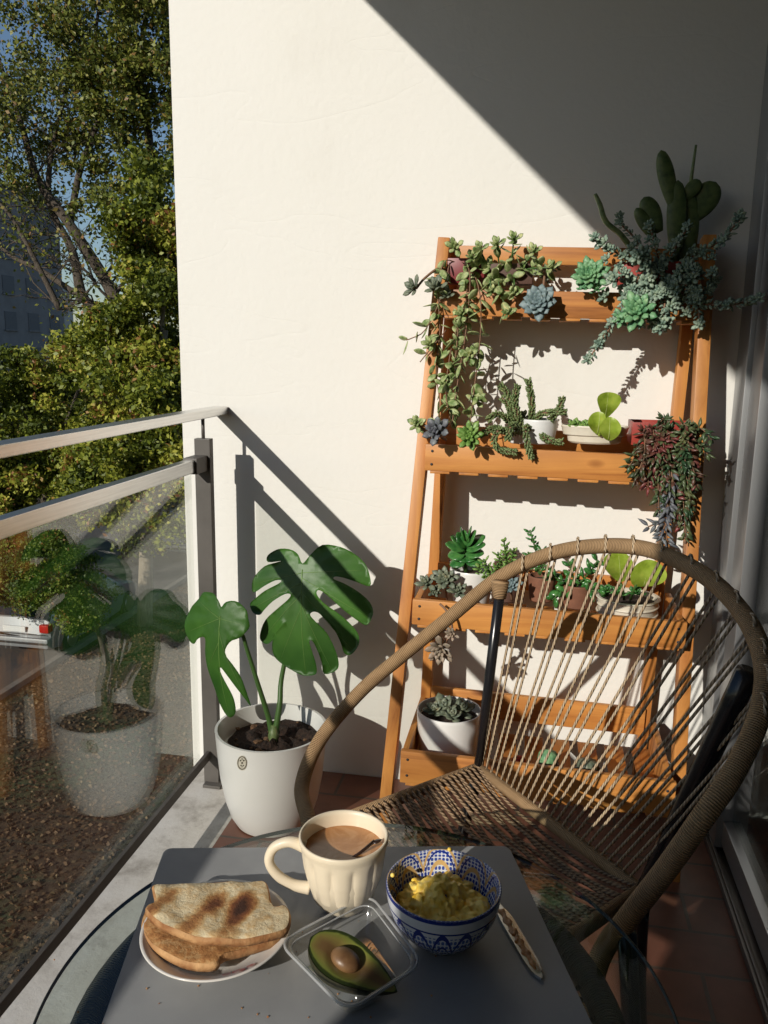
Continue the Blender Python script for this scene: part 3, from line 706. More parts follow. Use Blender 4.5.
for i in range(4):
    xl, xrr, y, z, h = XL[i], XRr[i], TY[i], TB[i], TH[i]; dz = -.010
    yb = -.052
    g = MB(); g.bar((xl, y+.008, z+h/2), (xrr, y+.008, z+h/2+dz), .016, h, .003); fb = g.build('front_board', M['wood_x'], t, smooth='auto')
    for xx, zz in ((xl+.016, .25), (xl+.017, .75), (xrr-.016, .25), (xrr-.017, .75)):
        g = MB(); g.lathe([(0,0), (.0030,0), (.0032,.0008), (.0026,.0016), (0,.0012)], (xx, y-.0002, z+h*zz+(dz if xx > 0 else 0)), 10, axis=V((0,-1,0))); g.build('screw', M['alu_dark'], fb)
    g = MB()
    if i > 0: g.bar((xl+.03, yb, z+h/2+.035), (xrr-.03, yb, z+h/2+.035+dz), .014, h*.9, .003); g.build('back_board', M['wood_x'], t, smooth='auto')
    for xx, zz in ((xl+.010, 0), (xrr-.010, dz)):
        g = MB(); g.bar((xx, y+.018, z+h/2+zz), (xx, yb-.01, z+h/2+zz+.004), .014, h*.96, .002); g.build('side_board', M['wood_y'], t, smooth='auto')
    k = 9
    for j in range(k):
        xa = xl+.035+(xrr-xl-.07)*j/(k-1)
        g = MB(); g.bar((xa, y+.002, z-.0035+dz*j/k), (xa, yb, z-.0035+dz*j/k), .045, .006, .001); g.build('slat', M['wood_y'], t, smooth='auto')

# ================================================================== POT HELPERS
def pot_prof(r, h, taper=.82, wall=.005, lip=.0):
    rb = r*taper
    return [(0, 0), (rb*.9, 0), (rb, h*.04), (rb+(r-rb)*.6, h*.5), (r, h*.93), (r+lip, h*.97), (r+lip-.001, h), (r-wall, h), (r-wall, h*.8), (0, h*.8)]
def potted(name, label, px, py_base, Y, r, h, m, taper=.82, cat='plant', sx=1, sy=1, lip=0):
    b = P(px, py_base, Y)
    t = thing(name, b, label, cat)
    g = MB(); g.lathe(pot_prof(r, h, taper, .004, lip), b, 36, sx=sx, sy=sy); g.build('pot', m, t, smooth='auto')
    g = MB(); g.lathe([(r*.98-.005, h*.80), (r*.6, h*.84), (0, h*.85)], b, 24, sx=sx, sy=sy); g.build('soil', M['soil'], t)
    return t, b+V((0,0,h*.84))
def rect_pot(name, label, px0, px1, py_base, Y0, Y1, h, m, cat='plant'):
    a = P(px0, py_base, Y0); b = P(px1, py_base, Y0); c = (a+b)/2; c.y = (Y0+Y1)/2
    t = thing(name, c, label, cat); g = MB(); z = c.z; w = .004
    g.box(a.x, b.x, Y0, Y0+w, z, z+h, .001); g.box(a.x, b.x, Y1-w, Y1, z, z+h, .001)
    g.box(a.x, a.x+w, Y0+w+.0005, Y1-w-.0005, z, z+h, .001); g.box(b.x-w, b.x, Y0+w+.0005, Y1-w-.0005, z, z+h, .001)
    g.box(a.x+w, b.x-w, Y0+w, Y1-w, z, z+.004)
    g.build('pot', m, t, smooth='auto')
    g = MB(); g.box(a.x+w+.001, b.x-w-.001, Y0+w+.001, Y1-w-.001, z+.006, z+h*.85, .002); g.build('soil', M['soil'], t)
    return t, V((c.x, c.y, z+h*.85))
def rosette(g, c, nrm, r, n=22, wide=.42, thick=.16, open_=1.0, mi=0, prof='sp'):
    nrm = V(nrm).normalized(); a = nrm.orthogonal().normalized(); b = nrm.cross(a); c = V(c)
    for i in range(n):
        f = (i+.5)/n; ang = i*2.39996; el = (1-f)*1.35+.05*open_
        d = (a*math.cos(ang)+b*math.sin(ang))*math.cos(el)+nrm*math.sin(el)
        L = r*(.35+.7*f**.7)*R.uniform(.9,1.08)
        g.leaf(c+nrm*(.12*r*(1-f)), d, nrm, L, r*wide*(.45+.6*f), r*thick, .12, prof, mi)
def path(pts): return [P(*p) for p in pts]
def strand(g, gs, pts, rad, leafL, leafW, T=.15, step=.012, prof='ov', pairs=2, stemr=.0015, smooth=4, angle=.9, curl=.1, n=6, m=5, droop=0, whorl=1.57, jit=.18):
    ps, _ = crom([V(p) for p in pts], 1, smooth, False)
    gs.tube(ps, stemr, 5)
    ang = R.uniform(0, 6); acc = 0
    for i in range(1, len(ps)):
        a, b = ps[i-1], ps[i]; L = (b-a).length
        if L < 1e-6: continue
        t = (b-a)/L; u = t.orthogonal().normalized(); w = t.cross(u); acc += L
        k = int(acc/step); acc -= k*step
        for q in range(k):
            o = a.lerp(b, (q+.5)/k); ang += whorl+R.uniform(-.2,.2)
            for j in range(pairs):
                aa = ang+j*2*PI/pairs
                rd = u*math.cos(aa)+w*math.sin(aa)
                d = (rd*angle+t*(1-angle*.5)+V((0,0,-droop))).normalized()
                s = R.uniform(.7,1.15)
                d = (d+V((R.gauss(0,jit),R.gauss(0,jit),R.gauss(0,jit)))).normalized()
                g.leaf(o+rd*rad, d, t+V((R.gauss(0,jit),R.gauss(0,jit),.5)), leafL*s, leafW*s, leafL*T, curl, prof, 0, n, m)
FR = V((-.2,-1,.15))

# ---------------------------------------------------------------- top tray
t, s = rect_pot('trailing_plant', 'pale-leaved trailing plant spilling from a maroon pot at the left end of the top tray', 447, 484, 283, -.112, -.062, .055, M['maroon'])
g = MB(); gs = MB(); Y = -.145
base = s+V((0,-.01,0))
for pts in ([(455,262,-.11),(444,262,-.13),(438,290,Y),(440,330,Y),(436,370,Y),(440,405,Y-.03),(436,428,Y-.07)],
            [(462,262,-.11),(470,275,-.15),(466,330,Y),(458,380,Y-.02),(452,425,Y-.06)],
            [(470,262,-.11),(480,295,-.15),(480,340,Y),(474,390,Y-.02),(470,425,Y-.06)],
            [(466,262,-.11),(466,300,-.15),(452,345,Y),(446,390,Y-.03),(450,418,Y-.06)],
            [(450,262,-.11),(440,300,Y),(425,330,Y),(412,338,Y),(406,340,Y)],
            [(446,330,Y),(428,352,Y),(420,362,Y)]):
    strand(g, gs, path(pts), .003, .029, .019, .10, .024, 'ov', 2, .0014, droop=.1, jit=.5)
strand(g, gs, [P(447,390,Y), P(455,360,Y), P(458,330,Y), P(460,315,Y)], .002, .022, .015, .1, .013)
for c in ((455,247), (462,315), (430,345), (470,355), (445,385), (418,424), (455,408), (476,400)):
    rosette(g, P(c[0], c[1], -.16), FR+V((R.uniform(-.4,.4),0,R.uniform(0,.6))), .026, 12, .5, .1)
g.build('foliage', M['varieg'], t); gs.build('stems', M['brown_stem'], t)

t, s = rect_pot('leafy_succulent', 'bushy pale green plant leaning over the top tray beside the maroon pot', 486, 532, 284, -.112, -.062, .045, M['brown_pot'])
g = MB(); gs = MB()
for pts in ([(490,272,-.09),(486,262,-.12),(480,250,-.13)], [(500,272,-.09),(498,255,-.12),(497,245,-.13)], [(510,272,-.09),(512,255,-.12),(514,240,-.12)],
            [(515,272,-.09),(526,262,-.13),(534,252,-.14)], [(515,272,-.09),(535,268,-.13),(552,268,-.14)], [(500,272,-.09),(498,280,-.14),(503,300,-.15),(508,314,-.155)],
            [(495,272,-.09),(490,278,-.14),(492,292,-.15)], [(508,272,-.09),(514,280,-.14),(514,295,-.15)], [(484,272,-.09),(476,266,-.13),(472,258,-.14)]):
    strand(g, gs, path(pts), .002, .030, .019, .10, .018, 'ov', 2, .0018, jit=.4)
    rosette(g, P(*pts[-1]), FR+V((0,0,.6)), .024, 10, .55, .1)
g.build('foliage', M['varieg'], t); gs.build('stems', M['stem'], t)

def hanging_rosette(name, label, px, py, Y, rpx, m, nrm=FR, n=30, stem=None, wide=.42, extra=()):
    c = P(px, py, Y); t = thing(name, c, label, 'succulent'); r = rpx/F*(c-CAM).length
    g = MB(); rosette(g, c, nrm, r, n, wide)
    for (a, b, yy, rp) in extra: rosette(g, P(a, b, yy), nrm+V((R.uniform(-.5,.5),0,R.uniform(-.2,.5))), rp/F*(c-CAM).length, 16, wide)
    g.build('rosette', m, t)
    g = MB(); g.tube([c-V(nrm).normalized()*.004]+[P(*q) for q in stem], .003, 6, smooth=4); g.build('stem', M['brown_stem'], t)
    return t
hanging_rosette('echeveria', 'dark grey-green rosette pair hanging out past the left end of the top shelf tray', 415, 288, -.17, 13, M['greygreen'], V((-.6,-.8,.3)), 14, [(425,278,-.15),(440,268,-.12),(450,276,-.10)], .5, [(437,288,-.16,15), (447,296,-.15,9)])
hanging_rosette('echeveria', 'blue-grey ruffled rosette hanging over the middle of the top tray', 540, 303, -.165, 19, M['blue'], V((-.15,-1,.25)), 40, [(543,290,-.15),(545,272,-.12),(545,280,-.10)], .5)
hanging_rosette('echeveria', 'mint green tight rosette on the top tray front, right of the blue-grey one', 590, 276, -.15, 18, M['mint'], V((-.1,-1,.35)), 44, [(592,272,-.12),(596,280,-.09)], .42, [(582,288,-.155,9),(598,290,-.155,9)])
# small pale sprig
p = P(548,284,-.10); t = thing('sedum_sprig', p, 'small sparse dark sprig standing above the blue-grey rosette on the top tray', 'plant')
g = MB(); gs = MB()
for pts in ([(548,284,-.1),(547,272,-.11),(540,266,-.12)], [(548,284,-.1),(550,272,-.11),(560,266,-.12)], [(548,284,-.1),(545,278,-.12),(536,272,-.13)]):
    strand(g, gs, path(pts), .001, .014, .008, .3, .008)
g.build('foliage', M['greygreen'], t); gs.build('stems', M['brown_stem'], t)

# right mass on the top tray
t, s = rect_pot('ghost_plant', 'tangle of blue-green succulent rosettes spilling from a red pot on the top tray', 616, 690, 285, -.112, -.060, .05, M['terracotta_red'])
g = MB(); gs = MB()
ST = [([(640,272,-.09),(625,258,-.12),(608,248,-.14),(594,240,-.15)], .9), ([(640,272,-.09),(630,290,-.15),(615,320,-.17),(598,345,-.18),(588,362,-.18)], .9),
      ([(650,272,-.09),(648,290,-.15),(640,325,-.17)], 1), ([(660,272,-.09),(665,295,-.15),(662,330,-.17)], 1), ([(670,272,-.09),(690,300,-.15),(725,305,-.17),(755,300,-.18)], 1),
      ([(675,268,-.09),(700,252,-.13),(722,240,-.15),(742,216,-.16)], 1), ([(660,268,-.09),(655,245,-.12),(650,225,-.13)], .8), ([(680,272,-.09),(695,290,-.15),(700,325,-.16)], 1),
      ([(650,268,-.09),(636,240,-.13),(622,225,-.13),(618,215,-.13)], .7), ([(676,270,-.09),(690,275,-.15),(715,275,-.17)], .9), ([(665,268,-.09),(680,240,-.14),(690,225,-.14)], .8), ([(640,275,-.12),(628,300,-.16),(622,322,-.17)], .9)]
for pts, k in ST:
    strand(g, gs, path(pts), .003, .013*k, .009*k, .4, .0085, 'ov', 3, .0022, angle=.8)
    for j, q in enumerate(path(pts)[1:]): rosette(g, q+V((R.uniform(-.008,.008),-.006,R.uniform(-.006,.006))), FR+V((R.uniform(-.7,.7),0,R.uniform(-.2,.8))), .019*k, 14, .5, .3)
for k in range(78):
    q = P(R.gauss(662,25), R.gauss(282,23), -.13-R.random()*.05)
    rosette(g, q, FR+V((R.uniform(-.8,.8),0,R.uniform(-.4,.9))), R.uniform(.014,.026), 14, .5, .25)
g.build('foliage', M['bluegreen'], t); gs.build('stems', M['brown_stem'], t)
g = MB(); rosette(g, P(638,312,-.185), V((-.2,-1,.3)), .046, 30, .42); rosette(g, P(622,318,-.18), V((-.5,-1,.3)), .026, 18, .45); o = g.build('pale_rosette', M['mint'], t)

# prickly pear
b = P(690,284,-.088); t = thing('prickly_pear', b, 'dark green flat-padded cactus rising above the right end of the shelf', 'cactus')
g = MB()
def pad(x0, y0, x1, y1, wpx, Y=-.085, T=.014, tw=0):
    a = P(x0, y0, Y); c = P(x1, y1, Y); L = (c-a).length; w = wpx*.8/F*(a-CAM).length
    g.leaf(a, c-a, V((tw,-1,.1)), L, w*1.1, T, 0, 'pd', 0, 14, 18)
def leaf_pad(self, p, d, nrm, L, W, T, curl, prof, mi, n, m):
    p = V(p); d = V(d).normalized(); nrm = V(nrm); nrm = (nrm-nrm.dot(d)*d).normalized(); x = d.cross(nrm); vs = []
    for i in range(m+1):
        t_ = (i/m)**.8; w = (.34+.66*math.sin(PI/2*t_/.6)) if t_ < .6 else math.sqrt(max(.0009, 1-((t_-.6)/.4)**2))
        q = p+d*L*t_
        for k in range(n):
            a = 2*PI*k/n; vs.append(q+x*(math.cos(a)*W*.5*w)+nrm*(math.sin(a)*T*.5*min(1, w*1.4)))
    fs = [(i*n+k, i*n+(k+1) % n, (i+1)*n+(k+1) % n, (i+1)*n+k) for i in range(m) for k in range(n)]+[tuple(reversed(range(n))), tuple(m*n+k for k in range(n))]
    self.add(vs, fs, mi)
_old = MB.leaf
def leaf_any(self, p, d, nrm, L, W, T, curl=.15, prof='ov', mi=0, n=6, m=5):
    if prof == 'pd': leaf_pad(self, p, d, nrm, L, W, T, curl, prof, mi, n, m)
    else: _old(self, p, d, nrm, L, W, T, curl, prof, mi, n, m)
MB.leaf = leaf_any
pad(682,284,690,190,24); pad(675,262,678,180,20, -.10); pad(690,222,716,182,27,-.082); pad(674,212,661,150,17,-.10); pad(660,232,644,197,20,-.105); pad(655,240,636,208,14,-.11); pad(683,200,700,180,15,-.09)
g.build('pads', M['cactus'], t)
g = MB(); g.tube(path([(689,200,-.085),(691,180,-.085),(696,145,-.085)]), [.005,.004,.0025], 7, smooth=4); g.build('stem', M['sedum'], t); g = MB(); g.tube(path([(640,262,-.10),(622,236,-.12),(606,222,-.13),(600,205,-.13),(595,194,-.13)]), [.007,.006,.006,.0055,.004], 8, smooth=4); g.build('stem', M['sedum'], t)

# ---------------------------------------------------------------- second tray
hanging_rosette('echeveria', 'purple-slate rosette hanging on the left end of the second tray', 437, 431, -.245, 17, M['purple'], V((-.3,-1,.25)), 18, [(440,436,-.22),(446,440,-.17)], .5)
hanging_rosette('echeveria', 'bright green pointed rosette on the second tray, right of the purple one', 470, 437, -.24, 17, M['fresh'], V((0,-1,.35)), 26, [(472,440,-.21),(476,442,-.16)], .38)
hanging_rosette('echeveria', 'small light green sprig sticking out past the left end of the second tray', 417, 424, -.22, 12, M['varieg'], V((-.4,-1,.4)), 12, [(424,430,-.21),(432,440,-.18)], .45)
t, s = potted('burro_tail', 'white pot with scaly trailing burro tail stems on the second tray', 538, 443, -.15, .042, .055, M['white_pot2'], .85)
g = MB(); gs = MB()
for pts in ([(520,434,-.15),(514,415,-.17),(508,395,-.17),(500,385,-.17)], [(530,430,-.15),(532,405,-.17),(528,380,-.17)], [(525,432,-.15),(518,415,-.18),(515,400,-.18),(518,385,-.18)],
            [(545,430,-.15),(552,418,-.18),(560,408,-.19),(562,398,-.19)], [(532,430,-.15),(526,428,-.21),(528,445,-.215),(531,458,-.215)], [(515,434,-.15),(500,430,-.215),(494,440,-.22),(500,450,-.22),(516,452,-.22)],
            [(510,434,-.15),(495,428,-.19),(483,434,-.21),(470,436,-.21)], [(540,434,-.15),(545,438,-.215),(556,442,-.22),(562,442,-.22)], [(520,430,-.15),(506,418,-.18),(496,414,-.19),(488,420,-.2)],
            [(532,428,-.15),(540,415,-.18),(552,412,-.19),(566,412,-.19)], [(522,434,-.15),(512,425,-.2),(508,440,-.21)], [(516,430,-.15),(508,405,-.17),(502,398,-.17)]):
    strand(g, gs, path(pts), .003, .0085, .0055, .6, .0042, 'ov', 5, .003, angle=.75, n=5, m=3)
g.build('foliage', M['sedum'], t); gs.build('stems', M['brown_stem'], t)
t, s = potted('white_flowerpot', 'small white pot half hidden behind the scaly green stems, left of its twin', 521, 443, -.12, .032, .055, M['white_pot2'], .85)
g = MB(); rosette(g, s+V((0,0,.008)), V((0,-.2,1)), .03, 16, .5); g.build('foliage', M['sedum'], t)

b = P(594,443,-.155); t = thing('paddle_succulent', b, 'broad yellow-green leaves in a shallow cream oval dish on the second tray', 'plant')
g = MB(); g.lathe([(0,0), (.052,0), (.058,.004), (.060,.016), (.062,.017), (.069,.019), (.073,.034), (.075,.037), (.073,.040), (.068,.039), (.064,.03), (0,.03)], b, 48, sx=1, sy=.5); g.build('dish', M['cream_pot'], t, smooth='auto')
g = MB(); g.lathe([(.066,.032), (.04,.036), (0,.038)], b, 30, sy=.5); g.build('soil', M['soil'], t)
def heart(label_part, pxpts, Y, m, par, depth=.006, zt=.0, curl=.1):
    # leaf blade traced as an outline on its own tilted plane, cupped and given thickness
    poly = smooth_poly([(p.x, p.z) for p in [P(a, c, Y) for a, c in pxpts]], 4)
    cx = sum(p[0] for p in poly)/len(poly); cz = sum(p[1] for p in poly)/len(poly); w = max(abs(p[0]-cx) for p in poly)
    vo, fo = shape(poly, w*.3)
    g = MB(); n = len(vo)
    def yy(x, z): return Y+zt*(z-cz)-.32*abs(x-cx)+.25*(z-cz)**2/w+.0012*math.sin((z-cz)/w*5)
    th = depth
    g.add([(v.x, yy(v.x, v.y), v.y) for v in vo]+[(v.x, yy(v.x, v.y)+th*(max(0, 1-((v.x-cx)**2+(v.y-cz)**2)/(w*w*1.6))+.08), v.y) for v in vo],
          [tuple(f) for f in fo]+[tuple(n+k for k in reversed(f)) for f in fo])
    lf = g.build(label_part, m, par)
    zs_ = sorted(poly, key=lambda p: p[1]); lo, hi = zs_[0], zs_[-1]; g = MB()
    g.tube([V((lo[0]+(hi[0]-lo[0])*i/6, yy(lo[0]+(hi[0]-lo[0])*i/6, lo[1]+(hi[1]-lo[1])*i/6)-.0004, lo[1]+(hi[1]-lo[1])*i/6)) for i in range(7)], [.0011*(1-i/8) for i in range(7)], 5)
    g.build('midrib', M['vein_lime'], lf); return lf
heart('leaf', [(606,420),(601,412),(597,400),(600,394),(608,392),(617,394),(621,400),(615,411)], -.20, M['lime'], t, zt=-.5)
heart('leaf', [(598,435),(590,428),(588,420),(593,413),(602,412),(606,418),(605,428)], -.215, M['lime'], t, zt=-.3)
heart('leaf', [(606,440),(600,432),(601,423),(608,417),(616,419),(621,427),(618,436),(612,441)], -.225, M['lime'], t, zt=-.3)
g = MB(); g.tube(path([(606,438,-.16),(606,425,-.18),(606,418,-.195)]), .003, 7); g.tube(path([(600,438,-.16),(599,434,-.2)]), .003, 7); g.build('stem', M['lime'], t)
g = MB()
for (x, y) in ((574,426), (583,427), (590,426)): rosette(g, P(x, y, -.17), V((0,-.7,1)), .022, 12, .5)
g.build('small_leaves', M['fresh'], t)

t, s = rect_pot('trailing_succulent', 'red pot overflowing with dark purplish green trailing stems at the right of the second tray', 631, 694, 446, -.178, -.085, .05, M['terracotta_red'])
g = MB(); gs = MB()
g2 = MB()
for k in range(18):
    x0 = R.uniform(643,694); y0 = 438+R.uniform(-3,3); xd = R.gauss(0,7)
    deep = R.random()**1.2; x1 = x0+xd+(4 if x0 > 665 else -4); ln = (30+88*deep if x0 > 664 else 15+38*deep)
    pts = [(x0, y0, -.15), (x0+xd*.3, y0-5, -.20), (x0+xd*.7, y0+ln*.4, -.225), (x1, y0+ln*.8, -.225), (x1+R.uniform(-6,6), y0+ln, -.22)]
    strand(g if R.random() < (.8 if x0 < 668 else .3) else g2, gs, path(pts), .0015, .024, .006, .5, .014, 'pt', 3, .0012, angle=.9, n=5, m=3, jit=.3)
for pts in ([(690,435,-.15),(700,428,-.2),(712,440,-.21)], [(690,440,-.15),(700,445,-.2),(708,455,-.21)], [(640,440,-.16),(632,462,-.22),(625,468,-.22)], [(668,430,-.15),(664,418,-.18),(660,424,-.2)], [(680,436,-.15),(684,424,-.19),(690,432,-.2)]):
    strand(g2, gs, path(pts), .0015, .022, .006, .5, .011, 'pt', 3, .0012, n=5, m=3, jit=.3)
g2.build('green_foliage', leafm('dark green narrow leaf', (.03,.07,.03), (.10,.12,.05), .4, 0, 18), t)
g.build('foliage', M['dark_red'], t); gs.build('stems', M['brown_stem'], t)
# purple sprig hanging beside it
b = P(667,545,-.23); t = thing('trailing_sprig', b, 'dark blue-green sprig hanging low in front of the shelf right leg, above the chair rim', 'plant')
g = MB(); gs = MB()
for pts in ([(672,470,-.225),(668,510,-.228),(660,540,-.23),(650,548,-.23)], [(672,480,-.225),(664,520,-.228),(655,524,-.23),(648,527,-.23)], [(668,500,-.228),(666,530,-.23),(668,548,-.23)]):
    strand(g, gs, path(pts), .002, .026, .008, .4, .014, 'pt', 3, .0018, n=5, m=4)
g.build('foliage', M['purple'], t); gs.build('stems', M['brown_stem'], t)

# ---------------------------------------------------------------- third tray
t, s = potted('jade_plant', 'round white pot with glossy dark green jade leaves on the third tray', 471, 603, -.185, .052, .085, M['white_pot'], .8)
g = MB(); gs = MB()
for (x, y, rp, nn) in ((464,545,0,0),):
    gs.tube(path([(466,572,-.185),(465,555,-.19),(464,540,-.19)]), [.005,.004,.003], 7)
for (x0, y0, x1, y1, w) in ((466,545,449,539,13), (466,545,484,539,13), (466,540,458,527,10), (466,540,474,526,10), (465,552,450,557,13), (466,552,484,556,12), (466,550,466,535,11), (466,556,458,562,11), (466,556,476,560,11), (466,542,464,530,11), (466,548,446,546,12), (466,548,487,547,12), (466,545,456,535,12), (466,545,478,532,12), (466,558,452,566,11), (466,558,482,566,11)):
    g.leaf(P(x0, y0, -.19), P(x1, y1, -.19-.03*R.random())-P(x0, y0, -.19), V((0,-.6,1)), (P(x1, y1, -.2)-P(x0, y0, -.19)).length*1.1, w/F*2.7, .007, .10, 'ov', 0, 10, 8)
g.build('foliage', M['jade'], t); gs.build('stem', M['stem'], t)
def sprigs(label, name, base, paths, m, L=.014, W=.009, step=.008, pot=None, pr='ov', T=.35, pairs=2, stemr=.002):
    t, s = potted(name, label, *base) if pot else (thing(name, P(*base), label, 'plant'), None)
    g = MB(); gs = MB()
    for pts in paths: strand(g, gs, path(pts), .0015, L, W, T, step, pr, pairs, stemr)
    g.build('foliage', m, t); gs.build('stems', M['stem'], t); return t
sprigs('bright green bushy sprig leaning over the rim of the white jade pot', 'green_sprig', (486,588,-.22), [[(486,588,-.22),(488,572,-.225),(484,560,-.23)], [(486,588,-.22),(493,574,-.225),(498,563,-.23)], [(486,588,-.22),(482,576,-.225),(478,566,-.23)]], M['fresh'], .015, .011, .007)
sprigs('short green sprig growing from a small dark pot behind the chair rim', 'green_sprig', (507,600,-.17,.03,.06,M['brown_pot'],.85), [[(507,575,-.17),(506,560,-.175),(504,540,-.18)], [(507,575,-.17),(512,560,-.175),(514,548,-.18)], [(507,575,-.17),(500,562,-.175),(498,552,-.18)]], M['fresh'], .015, .01, .008, True)
sprigs('taller upright green sprig in a clay pot, second from the jade plant', 'green_sprig', (541,600,-.17,.032,.06,M['terracotta'],.85), [[(540,575,-.17),(537,555,-.175),(530,530,-.18)], [(540,575,-.17),(545,560,-.175),(540,548,-.18)], [(540,575,-.17),(532,562,-.17),(528,552,-.18)]], M['jade'], .015, .009, .010, True)
sprigs('loose round-leaved plant in a clay pot in the middle of the third tray', 'round_leaved_plant', (576,606,-.17,.038,.055,M['terracotta'],.85), [[(575,588,-.17),(560,580,-.19),(546,572,-.2)], [(575,588,-.17),(590,572,-.19),(598,560,-.2)], [(575,588,-.17),(562,592,-.2),(552,600,-.21)], [(575,588,-.17),(572,570,-.18),(568,560,-.18)], [(578,588,-.17),(590,590,-.2),(600,592,-.21)]], M['jade'], .026, .022, .015, True)
hanging_rosette('echeveria', 'blue-grey rosette on the third tray just right of the black chair tube', 511, 586, -.25, 12, M['blue'], V((0,-.8,.6)), 24, [(511,592,-.24),(512,600,-.22)], .45)
t = hanging_rosette('echeveria', 'cluster of grey-green rosettes at the left end of the third tray', 446, 580, -.25, 15, M['greygreen'], V((-.1,-.9,.5)), 24, [(446,588,-.24),(447,600,-.22)], .45, [(427,584,-.26,13), (458,592,-.26,12), (434,592,-.27,8)])
hanging_rosette('echeveria', 'pinkish grey rosette hanging below the third tray behind the chair rim', 441, 648, -.31, 18, M['pink'], V((-.1,-1,-.25)), 22, [(452,630,-.31),(447,612,-.31),(440,604,-.30)], .42, [(452,634,-.315,9)])
t, s = potted('ribbed_planter', 'cream ribbed bowl with two large light green leaves on the third tray', 626, 622, -.19, .068, .062, M['cream_pot'], .86, lip=.004)
g = MB()
for zz in (.026, .044): g.tube([V((s.x+.0665*math.cos(a*PI/20), -.19+.0665*math.sin(a*PI/20), s.z-.062*.84+zz)) for a in range(40)], .0028, 6, closed=True)
g.build('rib', M['cream_pot'], t)
heart('leaf', [(622,586),(612,578),(604,566),(604,556),(612,551),(624,552),(632,560),(631,574)], -.235, M['lime'], t, zt=-.4)
heart('leaf', [(634,586),(630,576),(634,566),(645,560),(658,562),(666,572),(662,582),(648,588)], -.23, M['lime'], t, zt=-.2)
g = MB(); g.tube(path([(624,600,-.19),(623,590,-.22),(621,584,-.23)]), .003, 7); g.tube(path([(630,600,-.19),(634,590,-.21),(636,584,-.225)]), .003, 7); g.build('stem', M['stem'], t)
g = MB()
for (x, y) in ((606,592), (636,594), (618,594)): rosette(g, P(x, y, -.2), V((0,-.4,1)), .025, 12, .55)
g.build('small_leaves', M['jade'], t)

# ---------------------------------------------------------------- bottom tray
t, s = potted('white_planter', 'large white cylinder pot with dull green rosette on the bottom shelf tray', 448, 752, -.21, .078, .112, M['white_pot'], .90)
g = MB()
for (dx, dy, rr) in ((-.01,0,.048), (.03,.01,.036), (-.035,-.01,.03), (.01,-.03,.03)): rosette(g, s+V((dx,dy,.012)), V((dx*6,-.3,1)), rr, 16, .6)
g.build('foliage', M['greygreen'], t)
t, s = potted('mini_cactus', 'small red topped cactus in a tiny brown pot on the bottom tray', 518, 778, -.25, .024, .035, M['brown_pot'], .85)
g = MB(); g.lathe([(0,-.005),(.010,0),(.015,.01),(.013,.022),(0,.027)], s, 20, fn=lambda a, i: 1+.12*math.cos(10*a)); g.build('cap', mat('red cactus', (.55,.05,.02), .6), t)
t, s = potted('mini_cactus', 'small green round cactus in a dark pot on the bottom tray', 547, 776, -.25, .026, .035, M['brown_pot'], .85)
g = MB(); g.lathe([(0,-.005),(.016,0),(.022,.014),(.019,.03),(0,.037)], s, 28, fn=lambda a, i: 1+.12*math.cos(12*a)); g.build('body', M['mint'], t)
t, s = potted('mini_cactus', 'small grey-green cactus in a pale dish, rightmost of the three on the bottom tray', 590, 783, -.26, .034, .028, M['terracotta'], .85)
g = MB(); g.lathe([(0,-.005),(.016,0),(.023,.014),(.02,.03),(0,.037)], s+V((-.008,0,0)), 28, fn=lambda a, i: 1+.14*math.cos(11*a)); rosette(g, s+V((.018,-.008,.003)), V((0,-.3,1)), .016, 12, .5); g.build('body', M['greygreen'], t)

# ================================================================== MONSTERA
PC = V((-.605,-.262,0)); PH = .252
t = thing('monstera_plant', PC, 'monstera with two large split leaves in a big white pot beside the railing', 'plant')
prof = [(0,.002), (.078,.002), (.090,.007), (.103,.030), (.115,.070), (.126,.13), (.1325,.20), (.1355,.247), (.1365,PH), (.130,PH), (.127,.235), (.122,.20), (0,.20)]
g = MB(); g.lathe(prof, PC, 72); g.build('pot', M['white_pot'], t, smooth='auto')
g = MB(); vs = []; fs = []; n = 40; rings = 12
for i in range(rings+1):
    for k in range(n):
        r = .1235*i/rings; a = 2*PI*k/n
        vs.append((PC.x+r*math.cos(a), PC.y+r*math.sin(a), .207+.012*math.sin(r*40+a*2)*math.sin(a*3+r*90)+R.uniform(-.003,.003)+.010*(1-i/rings)))
for i in range(rings):
    for k in range(n): fs.append((i*n+k, i*n+(k+1) % n, (i+1)*n+(k+1) % n, (i+1)*n+k))
g.add(vs, fs); so = g.build('soil', M['soil'], t)
g = MB()
for k in range(22):
    a = R.uniform(0, 6.28); r = .112*R.random()**.5; c = V((PC.x+r*math.cos(a), PC.y+r*math.sin(a), .217)); s_ = R.uniform(.004,.013)
    bm = bmesh.new(); bmesh.ops.create_icosphere(bm, subdivisions=1, radius=s_)
    for v in bm.verts: v.co = v.co*R.uniform(.7,1.2); v.co.z *= .6
    bm.transform(Matrix.Translation(c)); g = MB(); g.bm(bm); g.build('bark_chip', M['bark_chip'], t, smooth=False)
